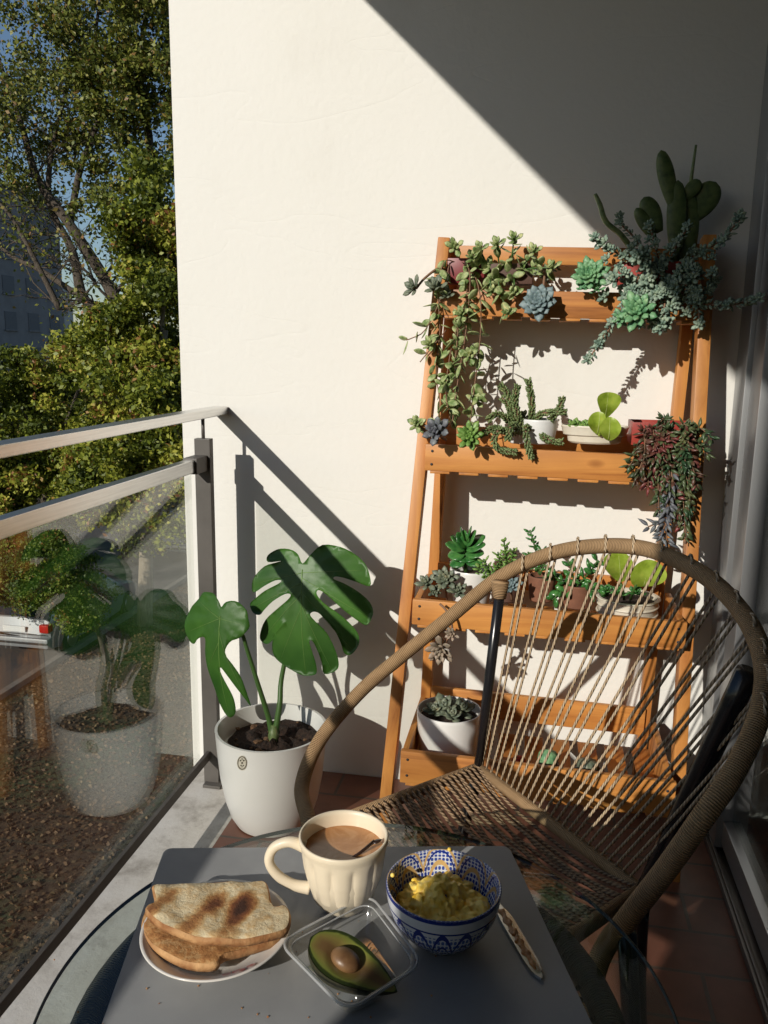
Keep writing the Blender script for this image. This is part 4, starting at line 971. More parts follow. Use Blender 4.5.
def big_leaf(zpts, attach, Y, tilt, zoomo, zs, cup, fold, veins, lean=0):
    ax, az = P(zoomo[0]+attach[0]/zs, zoomo[1]+attach[1]/zs, Y).x, P(zoomo[0]+attach[0]/zs, zoomo[1]+attach[1]/zs, Y).z
    O = P(zoomo[0]+attach[0]/zs, zoomo[1]+attach[1]/zs, Y); nrm = V(tilt).normalized()
    ux = V((1,0,0)); ux = (ux-ux.dot(nrm)*nrm).normalized(); uz = nrm.cross(ux)
    if uz.z < 0: uz = -uz
    def q(a, b):
        p = PP(zoomo[0]+a/zs, zoomo[1]+b/zs, O, nrm)-O; return (p.dot(ux), p.dot(uz))
    poly = smooth_poly([q(*z) for z in zpts], 3)
    vo, fo = shape(poly, .0095)
    def W(x, z):
        r = math.hypot(x, z)
        d = .004+cup*.012 -cup*r*r*4 - fold*abs(x-lean*z) + .0022*math.sin(math.atan2(x, -z)*13)*min(1, r*14)
        return O+ux*x+uz*z+nrm*(d*1.0)
    th = .0009; n = len(vo); g = MB()
    g.add([W(v.x, v.y) for v in vo]+[W(v.x, v.y)-nrm*th for v in vo], [tuple(f) for f in fo]+[tuple(n+k for k in reversed(f)) for f in fo])
    k = len(poly)
    g.f += [(i, n+i, n+(i+1) % k, (i+1) % k) for i in range(k)]; g.mi += [0]*k
    lf = g.build('leaf', M['monstera'], t)
    g = MB()
    for a, b in veins:
        A = q(*a); B = q(*b); pts = [W(A[0]+(B[0]-A[0])*i/8, A[1]+(B[1]-A[1])*i/8)+nrm*(.0004 if True else 0) for i in range(9)]
        w0 = .0014 if a == attach else .0008
        g.tube(pts, [w0*(1-.75*i/8) for i in range(9)], 5)
    g.build('vein', M['vein'], lf)
    return O, nrm
z0 = (180,520); zs = 3.0125
L1 = [(372,132),(395,105),(430,75),(480,80),(520,100),(550,130),(563,165),(562,197),(530,187),(492,174),(466,170),(462,178),(490,190),(530,215),(560,245),(569,275),(560,300),(545,316),(520,300),(480,265),(440,225),(418,211),(413,224),(432,250),(470,280),(500,310),(520,340),(522,370),(508,395),(490,408),(475,400),(470,370),(455,330),(420,285),(400,276),(389,285),(402,305),(432,340),(450,390),(455,430),(445,455),(408,467),(406,430),(398,390),(388,364),(379,367),(384,400),(389,440),(384,466),(362,472),(338,470),(300,450),(265,420),(257,390),(268,350),(300,322),(312,310),(300,306),(280,335),(262,362),(240,374),(219,362),(222,338),(245,300),(290,265),(325,240),(335,225),(315,223),(275,245),(245,270),(228,285),(206,278),(195,252),(215,235),(250,212),(295,192),(305,182),(285,182),(248,198),(210,217),(208,190),(220,165),(250,138),(290,128),(305,124),(262,126),(262,105),(290,88),(330,88),(358,104)]
veins1 = [((372,150),(352,468)), ((371,160),(545,150)), ((370,175),(552,290)), ((368,215),(500,390)), ((365,250),(430,450)), ((371,160),(225,190)), ((369,190),(212,262)), ((366,225),(232,355)), ((362,270),(280,420))]
O1, n1 = big_leaf(L1, (372,150), -.235, (-.10,-1,.35), z0, zs, .28, .03, veins1)
L2 = [(100,220),(80,224),(60,250),(35,272),(15,310),(12,345),(25,368),(47,378),(65,362),(90,357),(84,400),(85,450),(88,520),(85,570),(92,612),(112,612),(133,592),(143,550),(137,510),(123,462),(130,450),(146,476),(160,510),(174,548),(183,575),(184,530),(180,480),(166,440),(152,405),(166,372),(198,357),(220,332),(222,300),(210,265),(185,247),(160,250),(148,265),(138,245),(122,226)]
veins2 = [((146,292),(105,600)), ((144,300),(30,340)), ((146,300),(210,320)), ((140,335),(178,540)), ((144,300),(75,250)), ((136,370),(95,440))]
O2, n2 = big_leaf(L2, (146,292), -.285, (-.30,-1,.25), (174,519), zs, .35, .06, veins2)
cr = V((PC.x+.005, PC.y, .21))
def zp(a, b, Y): return P(z0[0]+a/zs, z0[1]+b/zs, Y)
g = MB(); g.tube([cr, zp(300,560,-.25), zp(307,470,-.225), zp(345,300,-.215), O1-n1*.002], [.009,.007,.006,.005,.0035], 10, smooth=6)
g.build('petiole', M['stem'], t)
g = MB(); g.tube([cr, zp(268,600,-.26), zp(240,510,-.27), zp(205,400,-.275), zp(180,330,-.280), O2-n2*.002], [.009,.007,.006,.005,.0045,.003], 10, smooth=6); g.build('petiole', M['stem'], t)
g = MB(); g.tube([cr-V((0,0,.02)), cr+V((0,0,.02)), cr+V((.002,0,.045))], [.014,.013,.008], 10); g.build('stem', M['sedum'], t)
# maker's mark: a pale oval sticker with a small dark emblem
g = MB(); cpx, cpy = 242, 763
def potpt(px, py, off):
    # project onto the pot flank
    v = ray(px, py); bst = None
    for k in range(2000):
        p = CAM+v*(k*.001*1.2/ v.length*1.0+1.35/v.length)
        r = math.hypot(p.x-PC.x, p.y-PC.y); rz = .126+(p.z-.13)*.093 if p.z < .20 else .1325+(p.z-.20)*.064
        if r < rz+off: return p
    return p
def disc(g, rx, ry, off, n=20, inner=0):
    vs = [potpt(cpx+rx*math.cos(2*PI*k/n), cpy+ry*math.sin(2*PI*k/n), off) for k in range(n)]
    if inner:
        v2 = [potpt(cpx+inner*rx*math.cos(2*PI*k/n), cpy+inner*ry*math.sin(2*PI*k/n), off) for k in range(n)]
        g.add(vs+v2, [(k, (k+1) % n, n+(k+1) % n, n+k) for k in range(n)])
    else: g.add(vs+[potpt(cpx, cpy, off)], [(k, (k+1) % n, n) for k in range(n)])
disc(g, 5.2, 7.5, .0012); st = g.build('sticker', mat('cream sticker', (.60,.56,.47), .5), t, smooth=False)
g = MB(); disc(g, 4.6, 6.8, .0018, 20, .86)
for (dx, dy, rr) in ((-1.6,-2.4,.9), (1.6,-2.4,.9), (0,0,1.0), (-1,2.4,.7), (1.2,2.6,.7), (0,-4,.7), (0,3.8,.6)):
    n = 8; g.add([potpt(cpx+dx+rr*math.cos(2*PI*k/n), cpy+dy+rr*math.sin(2*PI*k/n), .0018) for k in range(n)], [tuple(range(n))])
g.build('emblem', mat('dark print', (.10,.085,.06), .5), st, smooth=False)

# ================================================================== CHAIR
A = V((-.079,-.601,.38)); B = V((.184,-.916,.38))
al = math.radians(42); u_ = V((.6,-.8,0)); v_ = V((.8*math.cos(al), .6*math.cos(al), math.sin(al))); n_ = u_.cross(v_); p0 = PZ(312,818,.42)
rim_px = [(308,819),(302,785),(320,740),(360,692),(403,655),(450,617),(500,577),(550,554),(600,546),(650,550),(702,574),(740,610),(762,655),(762,705),(738,765),(703,817)]
rim = [PP(a, b, p0, n_) for a, b in rim_px]+[PZ(664,872,.575), PZ(625,922,.50), PZ(600,958,.44), V((.055,-1.285,.395)), V((-.06,-1.215,.375)), V((-.2,-1.07,.37)), V((-.30,-.955,.385))]
t = thing('rope_chair', (.0,-.95,0), 'round-backed lounge chair of brown cord strung on a black metal tube frame', 'chair')
g = MB(); g.tube(rim, .0127, 14, smooth=8, closed=True); g.build('rim', M['rim_rope'], t)
Fp = V((-.325,-.895,.395)); Gp = Fp+(B-A)
Gp = V((-.045,-1.195,.385))
g = MB(); g.tube([Fp, A.lerp(Fp, .5)+V((0,0,.0)), A, A.lerp(B, .5), B, B.lerp(Gp, .5), Gp], .0115, 10); 
g.build('seat_frame', M['rim_rope'], t)
AT = PP(500,588,p0,n_); BT = PP(748,672,p0,n_)
def rod(name, pts, r=.0115):
    g = MB(); g.tube(pts, r, 12, smooth=3 if len(pts) > 2 else 0); g.build(name, M['black_metal'], t)
rod('back_support', [AT+V((0,0,-.01)), A+V((0,0,-.01))], .0095)
rod('back_support', [BT, BT.lerp(B, .5)+V((.004,.0,0)), B+V((.004,-.004,-.012))], .015)
rod('leg', [A+V((0,0,-.012)), V((-.11,-.60,.2)), V((-.13,-.60,.006))])
rod('leg', [B+V((.004,0,-.012)), V((.20,-.87,.2)), V((.22,-.85,.006))])
rod('leg', [rim[17]+V((.003,0,-.012)), V((.165,-1.2,.2)), V((.20,-1.2,.006))])
rod('leg', [Fp+V((-.01,-.01,-.012)), V((-.36,-.93,.2)), V((-.38,-.95,.006))])
g = MB(); ring_j = AT
g.tube([AT+V((0,0,.012)), AT+V((0,0,-.018))], [.016,.012], 10); g.build('joint_wrap', M['rim_rope'], t)
# back cords
def rim_at(px):
    # points on the rim by the image abscissa of its top arc
    for i in range(6, 15):
        pass
rc, _ = crom(rim, 1, 8, True)
def arc(i): # i in control index units
    k = i*8; a = int(k); f = k-a; return rc[a % len(rc)].lerp(rc[(a+1) % len(rc)], f)
g = MB(); nb = 13
for k in range(nb):
    f = k/(nb-1); top = arc(6.45+f**1.0*6.6)
    for s in (0, 1):
        bot = A.lerp(B, min(.985, .025+(k+.5*s)/(nb)*.96))
        tp = top+(arc(6.5+f*6.6+.08)-top)*(s*.9)+V((0,0,-.012))
        sag = V((.5,.4,-.2))*.004*R.uniform(-.6,.6)
        g.tube([tp, tp.lerp(bot, .5)+sag, bot+V((0,0,.008))], .0023, 6, smooth=3)
        # loop over the rim
    g.tube([top+V((.0,-.019,-.006)), top+V((0,-.010,.016)), top+V((0,.010,.014)), top+V((0,.017,-.008))], .0024, 5, smooth=3)
g.build('back_cords', M['cord'], t)
# seat cords run side to side, with a slack sag and a few crossing cords
g = MB(); ns = 30
for k in range(ns):
    f = (k+.5)/ns; a = A.lerp(Fp, f); b = B.lerp(Gp, min(1, max(0, f+R.uniform(-.012,.012)))); mid = a.lerp(b, .5)+V((0,0,-.022-.008*math.sin(k*1.7)))
    g.tube([a+V((0,0,.009)), a.lerp(mid, .5)+V((0,0,-.006)), mid, b.lerp(mid, .5)+V((0,0,-.006)), b+V((0,0,.009))], .0030, 6, smooth=3)
    if k % 2 == 0:
        b2 = B.lerp(Gp, min(1, f+.16)); mid = a.lerp(b2, .5)+V((0,0,-.030))
        g.tube([a+V((0,0,.005)), mid, b2+V((0,0,.007))], .0028, 6, smooth=4)
g.build('seat_cords', M['seat_cord'], t)

# ================================================================== TABLE
TC = V((-.153,-1.334,0)); TZ = .50; KT = .888; TFL = (1.16*(KT-1))/KT+.006; EXIST = set(C.objects)
t = thing('glass_table', TC, 'round clear glass table on a dark cord-wrapped ring base', 'table')
g = MB(); g.lathe([(0,TZ-.006), (.3235,TZ-.006), (.325,TZ-.0045), (.325,TZ-.0015), (.3235,TZ), (0,TZ)], TC, 128, mis=[0,1,1,1,0]); g.build('glass_top', [M['table_glass'], M['glass_edge']], t, smooth='auto')
g = MB(); rc2 = V((-.163,-1.33,.471)); g.tube([rc2+V((.272*math.cos(a*PI/36), .272*math.sin(a*PI/36), 0)) for a in range(72)], .0165, 12, closed=True); g.build('ring', M['table_rope'], t)
g = MB()
for k in range(36):
    a = 2*PI*k/36; d = V((math.cos(a), math.sin(a), 0)); c = rc2+d*.272; q = rc2+d*.235
    g.tube([c+V((0,0,.012)), q+V((0,0,-.005)), c+V((0,0,-.016))], .003, 5)
g.build('ring_loops', M['table_rope'], t)
for (x, y) in ((-.385,-1.165), (-.36,-1.52), (.07,-1.475)):
    g = MB(); g.tube([(x, y, .46), (x*.85-.02, y*.85-.2, .18), (x, y, TFL)], .008, 10, smooth=5); g.build('leg', M['black_metal'], t)

# serving board
q = [V((-.460,-1.140,0)), V((-.010,-1.040,0)), V((.098,-1.372,0)), (V((-.372,-1.455,0)))]
q[3] = q[0]+(V((.072,-.302,0)))*1.06
def roundq(q, r, n=6):
    out = []
    for i in range(4):
        p = q[i]; a = (q[i-1]-p).normalized(); b = (q[(i+1) % 4]-p).normalized()
        s = p+a*r; e = p+b*r
        for k in range(n+1):
            t_ = k/n; out.append((1-t_)**2*s+2*t_*(1-t_)*p+t_*t_*e)
    return out
rq = roundq(q, .012); z0_, z1_ = TZ+.0008, TZ+.0065; n = len(rq)
bm = bmesh.new(); bv = [bm.verts.new((p.x, p.y, z0_)) for p in rq]; f = bm.faces.new(bv)
if f.normal.z > 0: f.normal_flip()
ex = bmesh.ops.extrude_face_region(bm, geom=[f]); bmesh.ops.translate(bm, verts=[v for v in ex['geom'] if isinstance(v, bmesh.types.BMVert)], vec=(0,0,z1_-z0_))
bmesh.ops.recalc_face_normals(bm, faces=bm.faces[:]); bmesh.ops.bevel(bm, geom=[e for e in bm.edges if abs(e.verts[0].co.z-e.verts[1].co.z) < 1e-6 and e.verts[0].co.z > z0_+.001], offset=.0012, segments=2, affect='EDGES')
g = MB(); g.bm(bm); tag(g.build('serving_board', M['slate'], smooth='auto'), 'flat grey satin board lying on the glass table under the breakfast', 'board')
MZ = z1_

# plate
pc = V((-.322,-1.300,MZ)); t = thing('plate', pc, 'small white plate with a red flower print under the toast', 'plate')
g = MB(); g.lathe([(0,.001), (.040,.0005), (.046,0), (.047,.003), (.060,.010), (.078,.021), (.082,.0245), (.0815,.026), (.078,.0245), (.060,.0135), (.045,.006), (0,.005)], pc, 72); g.build('body', M['plate'], t)
g = MB(); 
def prv(x, y, o=.0012):
    r = math.hypot(x-pc.x, y-pc.y); z = .006+(r-.045)*.5 if r < .060 else .0135+(r-.060)*.61
    return V((x, y, MZ+z+o))
for (dx, dy, rr) in ((.046,-.054,.007), (.056,-.045,.005), (.035,-.060,.005)):
    n = 12; g.add([prv(pc.x+dx+rr*math.cos(2*PI*k/n), pc.y+dy+rr*math.sin(2*PI*k/n)) for k in range(n)], [tuple(range(n))])
g.build('flower_print', M['rose_print'], t, smooth=False)

def toast(label, zpx, zp, thick, mm, tilt, drop=0):
    # outline traced on a plane, given real thickness, a darker crust and a rough crumb
    pl = smooth_poly([(p.x, p.y) for p in [PZ(a, b, zp) for a, b in zpx]], 3)
    cx = sum(p[0] for p in pl)/len(pl); cy = sum(p[1] for p in pl)/len(pl)
    vo, fo = shape(pl, .006); n = len(vo); k = len(pl)
    t = thing('toast_slice', V((cx, cy, zp-thick)), label, 'toast')
    def zz(x, y): return tilt[0]*(x-cx)+tilt[1]*(y-cy)+.0015*math.sin(x*110)*math.sin(y*90)
    def edge(v): return min((v-V(p)).length for p in pl)
    g = MB(); vs = []
    for v in vo: vs.append((v.x, v.y, zp+zz(v.x, v.y)+R.uniform(-.0006,.0006)-(.0016 if edge(v) < .001 else 0)))
    g.add(vs, fo); 
    g.build('crumb', mm, t)
    g = MB(); vs = []; L = [(0, -.0016), (.0018, -.004), (.0022, -thick*.5), (.0010, -thick+.001), (-.004, -thick)]
    for (o, dz) in L:
        for i, p in enumerate(pl):
            d = V((p[0]-cx, p[1]-cy)); a = V(pl[(i+1) % k])-V(pl[i-1]); nn = V((a.y, -a.x)).normalized()
            if nn.dot(d) < 0: nn = -nn
            vs.append((p[0]+nn.x*o, p[1]+nn.y*o, zp+zz(*p)+dz))
    fs = [(j*k+i, j*k+(i+1) % k, (j+1)*k+(i+1) % k, (j+1)*k+i) for j in range(len(L)-1) for i in range(k)]
    fs.append(tuple((len(L)-1)*k+i for i in range(k)))
    g.add(vs, fs); g.build('crust', M['crust'], t)
def sp(px, py, z, r, a): p = PZ(px, py, z); return (p.x, p.y, r, a)
zt = .551
top = [(154,884),(158,881),(200,880),(240,880),(262,879),(267,886),(270,900),(276,906),(284,906),(289,914),(287,926),(276,932),(255,937),(225,939),(195,934),(170,925),(152,913),(147,903),(156,897)]
M['toast1'] = toast_mat('toasted crumb', [sp(241,908,zt,.022,.78), sp(214,903,zt,.019,.50), sp(168,895,zt,.017,.28), sp(195,918,zt,.016,.2), sp(150,908,zt,.016,.35), sp(185,930,zt,.02,.25), sp(225,935,zt,.02,.25)])  # upper-left spot paints a rail shadow into the crumb, the others are toasting
bot = [(150,905),(175,915),(215,930),(260,925),(285,905),(285,925),(270,940),(225,953),(215,962),(190,960),(165,950),(148,935),(143,920)]
M['toast2'] = toast_mat('browned crumb', [], .22)
toast('lower browned toast slice sticking out at the front of the plate', bot, .5345, .012, M['toast2'], (.02,.0))
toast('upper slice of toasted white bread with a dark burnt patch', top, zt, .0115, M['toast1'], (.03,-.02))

# mug
mc = V((-.199,-1.2095,MZ)); FL = 12; t = thing('coffee_mug', mc, 'cream fluted mug of milky coffee with a handle on its left', 'mug')
H = .098
def flute(a, i):
    z = pf[i][1]
    if i > nout: return 1
    w = min(1, max(0, (z-.012)/.02))*min(1, max(0, (H*.86-z)/.012))
    return 1-.060*w*(1-abs(math.sin(a*FL/2+.4))**1.0)**1.6
pf = [(0,.0035), (.016,.0035), (.019,.002), (.022,.004), (.027,.009), (.0335,.018), (.0393,.030), (.0438,.044), (.0470,.058), (.0490,.074), (.0500,.083), (.0502,.086), (.0522,.091), (.0525,H-.002)]; 
_p = []
for _a, _b in zip(pf[:-1], pf[1:]):
    _k = 4 if _b[1]-_a[1] > .006 else 1
    for _i in range(_k): _p.append((_a[0]+(_b[0]-_a[0])*_i/_k, _a[1]+(_b[1]-_a[1])*_i/_k))
pf = _p+[pf[-1]]; nout = len(pf)-1
pf += [(.0515,H), (.0495,H-.0005), (.0480,H-.005), (.0465,.075), (.044,.05), (.036,.02), (0,.008)]
g = MB(); g.lathe(pf, mc, 216, fn=flute); g.build('body', M['mug'], t)
g = MB(); hd = V((-.985,-.17,0))
g.tube([mc+hd*.046+V((0,0,.080)), mc+hd*.064+V((0,0,.086)), mc+hd*.082+V((0,0,.078)), mc+hd*.088+V((0,0,.060)), mc+hd*.078+V((0,0,.042)), mc+hd*.060+V((0,0,.030)), mc+hd*.040+V((0,0,.026))], [.0075,.0062,.0058,.0058,.006,.0065,.008], 14, smooth=6); g.build('handle', M['mug'], t)
def coffee():
    m, nt, b = nodes('milky coffee')
    v = mapping(nt); n1 = noise(nt, v, 35, 6, .65, .8); n2 = noise(nt, v, 260, 3)
    col = ramp(nt, n1, [(.3, (.34,.13,.04)), (.5, (.47,.22,.08)), (.7, (.60,.34,.17))])
    nt.links.new(col, b.inputs['Base Color']); b.inputs['Roughness'].default_value = .22; bump(nt, b, n2, .15, .001); return m
g = MB(); g.lathe([(.0468,.0795), (.044,.0786), (.02,.0784), (0,.0784)], mc, 64); g.build('coffee', coffee(), t)
g = MB()
for k in range(70):
    a = R.uniform(0,6.28); r = .0455*(R.random()**.25); s_ = R.uniform(.0005,.0013)
    g.lathe([(s_,0), (s_*.8,s_*.4), (0,s_*.6)], mc+V((r*math.cos(a), r*math.sin(a), .0788)), 8)
g.build('bubbles', mat('coffee foam', (.55,.33,.18), .3), t)
t = thing('teaspoon', mc+V((.02,.0,.075)), 'dark teaspoon tip showing above the coffee against the mug rim', 'spoon')
g = MB(); g.tube([mc+V((.002,-.022,.072)), mc+V((.022,-.008,.082)), mc+V((.036,.004,.091))], [.0016,.0018,.0022], 8); g.leaf(mc+V((.033,.001,.0895)), V((.9,.4,.25)), V((0,0,1)), .013, .008, .003, 0, 'ov', 0, 8, 6); g.build('handle', M['choc'], t)

# clear tray
cor = [PZ(278,941,.538), PZ(370,893,.538), PZ(424,963,.538), PZ(347,1011,.538)]
cen = sum((c for c in cor), V((0,0,0)))/4; t = thing('plastic_tray', (cen.x, cen.y, MZ), 'clear square plastic tray holding the avocado half', 'tray')
def rr_(scale, z, r): 
    q = [V((cen.x+(c.x-cen.x)*scale, cen.y+(c.y-cen.y)*scale, 0)) for c in cor]; return [V((p.x, p.y, z)) for p in roundq(q, r, 7)]
lv = [rr_(.70, MZ+.001, .018), rr_(.74, MZ+.004, .018), rr_(.90, MZ+.026, .020), rr_(.915, MZ+.029, .020), rr_(1.0, MZ+.0305, .022), rr_(1.005, MZ+.028, .022)]
n = len(lv[0]); g = MB(); vs = [p for l in lv for p in l]
g.add(vs, [(j*n+i, j*n+(i+1) % n, (j+1)*n+(i+1) % n, (j+1)*n+i) for j in range(len(lv)-1) for i in range(n)]+[tuple(range(n))]); g.build('shell', M['clear_plastic'], t)
g = MB(); g.tube(rr_(1.0, MZ+.0305, .022), .0016, 6, closed=True); g.tube(rr_(.905, MZ+.027, .020), .0010, 6, closed=True)
g.build('rim', glass_mat('milky plastic rim', (.85,.87,.87), 1.5, .12, .35), t)

# avocado half
ac = V((-.160,-1.330,MZ+.029)); t = thing('avocado_half', (ac.x, ac.y, MZ+.004), 'halved avocado with the brown stone still in it, in the clear tray', 'avocado')
ax = V((.93,-.20,-.30)).normalized(); nz = V((-.05,-.10,.99)); nz = (nz-nz.dot(ax)*ax).normalized(); ay = nz.cross(ax)
def avo_r(t_): # half width along length, t in 0..1 (blunt left, pointed right)
    return .030*math.sin(PI*min(1, max(0, t_))**.72)**.75*(1-.10*t_)
LEN = .104; g = MB(); vs = []; n = 14; m = 26
for i in range(m+1):
    t_ = i/m; w = max(.0006, avo_r(t_)); x = (t_-.5)*LEN
    for k in range(n+1):
        a = PI*k/n; vs.append(ac+ax*x+ay*(w*math.cos(a))-nz*(w*1.02*math.sin(a)))
g.add(vs, [(i*(n+1)+k, i*(n+1)+k+1, (i+1)*(n+1)+k+1, (i+1)*(n+1)+k) for i in range(m) for k in range(n)]); g.build('skin', M['skin_avo'], t)
def flesh():
    m, nt, b = nodes('avocado flesh')
    v = mapping(nt, (1,1,1), 'UV'); s = N(nt, 'ShaderNodeSeparateXYZ'); nt.links.new(v, s.inputs[0])
    nn = noise(nt, mapping(nt), 60, 5)
    ad = N(nt, 'ShaderNodeMath', operation='MULTIPLY_ADD'); ad.inputs[1].default_value = .25; nt.links.new(nn, ad.inputs[0]); nt.links.new(s.outputs[0], ad.inputs[2])
    col = ramp(nt, ad.outputs[0], [(.3, (.17,.10,.04)), (.65, (.22,.18,.05)), (.92, (.19,.22,.045)), (1.1, (.03,.045,.012))])
    nt.links.new(col, b.inputs['Base Color']); b.inputs['Roughness'].default_value = .3; bump(nt, b, nn, .3, .002); return m
g = MB(); vs = []; fs = []; uvs = []; K = 24
for i in range(m+1):
    t_ = i/m; w = max(.0005, avo_r(t_)*.985); x = (t_-.5)*LEN*.99
    for k in range(K+1):
        s_ = -1+2*k/K; d = math.hypot((x+.006)/.022, (w*s_)/.020)
        vs.append(ac+ax*x+ay*(w*s_)+nz*(.0006-.004*max(0, min(1, 1.6*(1.15-d)))))
for i in range(m):
    for k in range(K):
        fs.append((i*(K+1)+k, (i+1)*(K+1)+k, (i+1)*(K+1)+k+1, i*(K+1)+k+1))
        e = [abs(-1+2*k/K), abs(-1+2*(k+1)/K)]; ee = [abs(2*i/m-1)**6, abs(2*(i+1)/m-1)**6]
        uvs.append(((max(e[0], ee[0]),0), (max(e[0], ee[1]),0), (max(e[1], ee[1]),0), (max(e[1], ee[0]),0)))
g.add(vs, fs, 0, uvs); g.build('flesh', flesh(), t)
g = MB(); bm = bmesh.new(); bmesh.ops.create_icosphere(bm, subdivisions=4, radius=1)
for v in bm.verts:
    c = v.co.copy(); v.co = ac-ax*.009+ax*c.x*.0165+ay*c.y*.0125+nz*(c.z*.009-.0005)
g.bm(bm); g.build('stone', mat('avocado stone', (.09,.04,.018), .4, c2=(.25,.14,.06), scale=35, bmp=(60,.3)), t)

# bowl
bc = V((-.0775,-1.238,MZ)); t = thing('patterned_bowl', bc, 'small deep blue and white patterned bowl of scrambled eggs', 'bowl')
out = [(.0645,.0700), (.0640,.062), (.0625,.052), (.0590,.040), (.053,.028), (.044,.0165), (.034,.0095), (.028,.008), (.027,.001), (0,.0015)]
g = MB(); g.lathe(out, bc, 96, caps=False); g.build('outer_wall', M['bowl_out'], t)
inn = [(.0645,.0702), (.0632,.0715), (.0618,.0700), (.0612,.062), (.0598,.052), (.0562,.041), (.0502,.030), (.0412,.0195), (.031,.0135), (0,.012)]
g = MB(); g.lathe(inn, bc, 96, caps=False); g.build('inner_wall', M['bowl_in'], t)
et = thing('scrambled_eggs', bc+V((0,0,.02)), 'yellow scrambled eggs heaped in the patterned bowl', 'food')
g = MB()
for k in range(260):
    a = R.uniform(0, 6.28); r = .046*R.random()**.5
    hgt = .041+.025*math.exp(-((r*math.cos(a)+.006)**2+(r*math.sin(a)-.004)**2)/.0006)+R.uniform(-.003,.004)
    r2 = min(r, .046); c = bc+V((r2*math.cos(a), r2*math.sin(a), hgt)); s_ = R.uniform(.003,.008)
    bm = bmesh.new(); bmesh.ops.create_icosphere(bm, subdivisions=2, radius=s_)
    ph = [R.uniform(0,6) for _ in range(3)]
    for v in bm.verts: v.co = v.co*(1+.34*math.sin(v.co.x*600+ph[0])*math.sin(v.co.y*500+ph[1])+.15*math.sin(v.co.z*700+ph[2]))
    bm.transform(Matrix.Translation(c)); g.bm(bm)
co_ = g.build('curds', M['egg'], et)
rm = co_.modifiers.new('fuse', 'REMESH'); rm.mode = 'VOXEL'; rm.voxel_size = .0011; rm.use_smooth_shade = True
sm_ = co_.modifiers.new('soften', 'SMOOTH'); sm_.factor = .5; sm_.iterations = 4
g = MB()
for (dx, dy, dz) in ((-.058,-.0,.0725), (.0,.0605,.0735)):
    g = MB(); bm = bmesh.new(); bmesh.ops.create_icosphere(bm, subdivisions=2, radius=.0026)
    bm.transform(Matrix.Translation(bc+V((dx, dy, dz)))); g.bm(bm); g.build('crumb', M['egg'], et)

# knife
tip = PZ(542,978,MZ+.004); mid_ = PZ(497,902,MZ+.004); d = (tip-mid_).normalized(); side = V((d.y,-d.x,0)).normalized()
t = thing('butter_knife', (mid_.x, mid_.y, MZ), 'table knife smeared with butter lying right of the bowl', 'knife')
g = MB(); L = (tip-mid_).length; vs = []; m = 22
for i in range(m+1):
    s_ = i/m; w = .0085*(math.sin(min(1, s_*2.6+.25)*PI/2))*(1 if s_ < .72 else math.sqrt(max(0, 1-((s_-.72)/.28)**2)))+.0004
    c = mid_+d*L*s_
    vs += [c-side*w+V((0,0,-.0015)), c-side*w*.6+V((0,0,.0002)), c+side*w*.9+V((0,0,.0002)), c+side*w*1.0+V((0,0,-.0022))]
g.add(vs, [(4*i+k, 4*i+4+k, 4*i+4+(k+1) % 4, 4*i+(k+1) % 4) for i in range(m) for k in range(4)]+[(3,2,1,0)]); g.build('blade', M['knife'], t, smooth='auto')
g = MB(); ed = mid_-d*.075
g.tube([mid_+V((0,0,-.0008)), mid_-d*.012+V((0,0,0)), mid_-d*.04, ed], [.003,.0032,.0036,.0036], 10); g.build('handle', M['knife'], t)
g = MB()
vs = []; mm = 40; kk = 7
for i in range(mm+1):
    s_ = .10+.80*i/mm; wd = .0052*(.75+.3*math.sin(i*.9)+R.uniform(-.12,.12))*(1 if s_ < .7 else max(.2, 1-(s_-.7)*2.6))
    for k in range(kk+1):
        q_ = -1+2*k/kk; edge_ = abs(q_) > .99 or i in (0, mm)
        vs.append(mid_+d*L*s_+side*(.0012+wd*q_)+V((0,0,.0001 if edge_ else .0006+.0016*R.random())))
g.add(vs, [(i*(kk+1)+k, i*(kk+1)+k+1, (i+1)*(kk+1)+k+1, (i+1)*(kk+1)+k) for i in range(mm) for k in range(kk)])
g.build('smear', M['butter'], t)

# crumbs on the board
g = MB()
for k in range(60):
    p = V((R.gauss(-.27,.10), R.gauss(-1.30,.07), MZ+.0006)); s_ = R.uniform(.0004,.0014)
    bm = bmesh.new(); bmesh.ops.create_icosphere(bm, subdivisions=1, radius=s_)
    for v in bm.verts: v.co *= R.uniform(.6,1.3)
    bm.transform(Matrix.Translation(p)); g.bm(bm)
tag(g.build('toast_crumbs', M['crust'], smooth=False), 'loose toast crumbs sprinkled on the grey board', 'crumbs', kind='stuff')
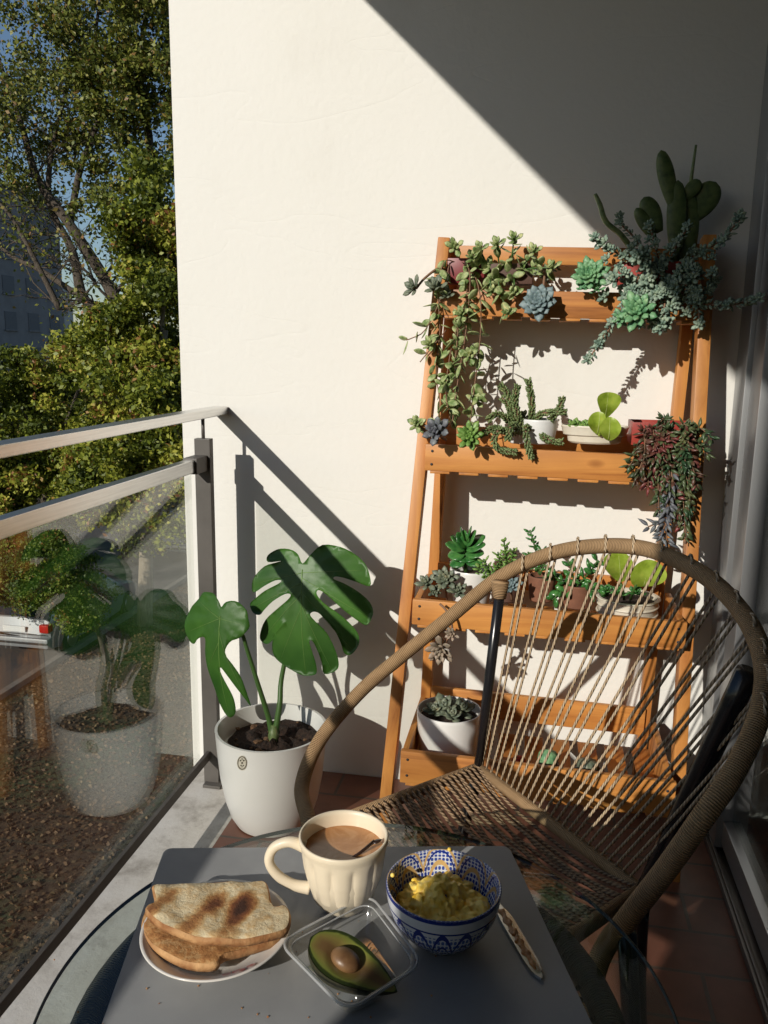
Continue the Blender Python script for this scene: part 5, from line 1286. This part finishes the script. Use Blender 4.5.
# the table group was modelled at trial size: scale table and breakfast about the camera to their final size and height
OLD = V((-.153,-1.334,.50)); NEW = V((-.1359,-1.4154,.5739))
for o_ in [o_ for o_ in C.objects if o_ not in EXIST and o_.parent is None]:
    o_.location = NEW+(o_.location-OLD)*KT; o_.scale = (KT, KT, KT)

# ================================================================== LIGHT, SKY, CAMERA
sd = V((.503,1,-.478)).normalized()
sun = bpy.data.lights.new('sun', 'SUN'); sun.energy = 3.9; sun.angle = math.radians(.5); sun.color = (1,.94,.84)
so = bpy.data.objects.new('sun', sun); C.objects.link(so); so.rotation_euler = sd.to_track_quat('-Z', 'Y').to_euler()
w = bpy.data.worlds.new('World'); bpy.context.scene.world = w; w.use_nodes = True
nt = w.node_tree; bg = nt.nodes['Background']; sky = nt.nodes.new('ShaderNodeTexSky'); sky.sky_type = 'NISHITA'; sky.sun_disc = False
sky.sun_elevation = math.asin(-sd.z); sky.sun_rotation = math.atan2(-sd.x, -sd.y); sky.ozone_density = 2.0; sky.dust_density = .4; sky.air_density = 1.0; sky.ozone_density = 2.6
nt.links.new(sky.outputs[0], bg.inputs[0]); bg.inputs[1].default_value = .082
cam = bpy.data.cameras.new('camera'); co = bpy.data.objects.new('camera', cam); C.objects.link(co)
cam.sensor_fit = 'VERTICAL'; cam.sensor_height = 24; cam.lens = F*24/1024; cam.clip_end = 2000; cam.clip_start = .02
X = RM @ V((1,0,0)); U = RM @ V((0,-1,0)); Z = RM @ V((0,0,-1))
co.matrix_world = Matrix(((X.x,U.x,Z.x,CAM.x), (X.y,U.y,Z.y,CAM.y), (X.z,U.z,Z.z,CAM.z), (0,0,0,1)))
sc = bpy.context.scene; sc.camera = co
sc.view_settings.view_transform = 'Standard'; sc.view_settings.look = 'None'; sc.view_settings.gamma = 1; sc.view_settings.exposure = 0
sc.render.engine = 'CYCLES'; sc.cycles.max_bounces = 8; sc.cycles.transparent_max_bounces = 16; sc.cycles.diffuse_bounces = 4
sc.cycles.caustics_reflective = False; sc.cycles.caustics_refractive = False
try: sc.cycles.use_denoising = True
except Exception: pass
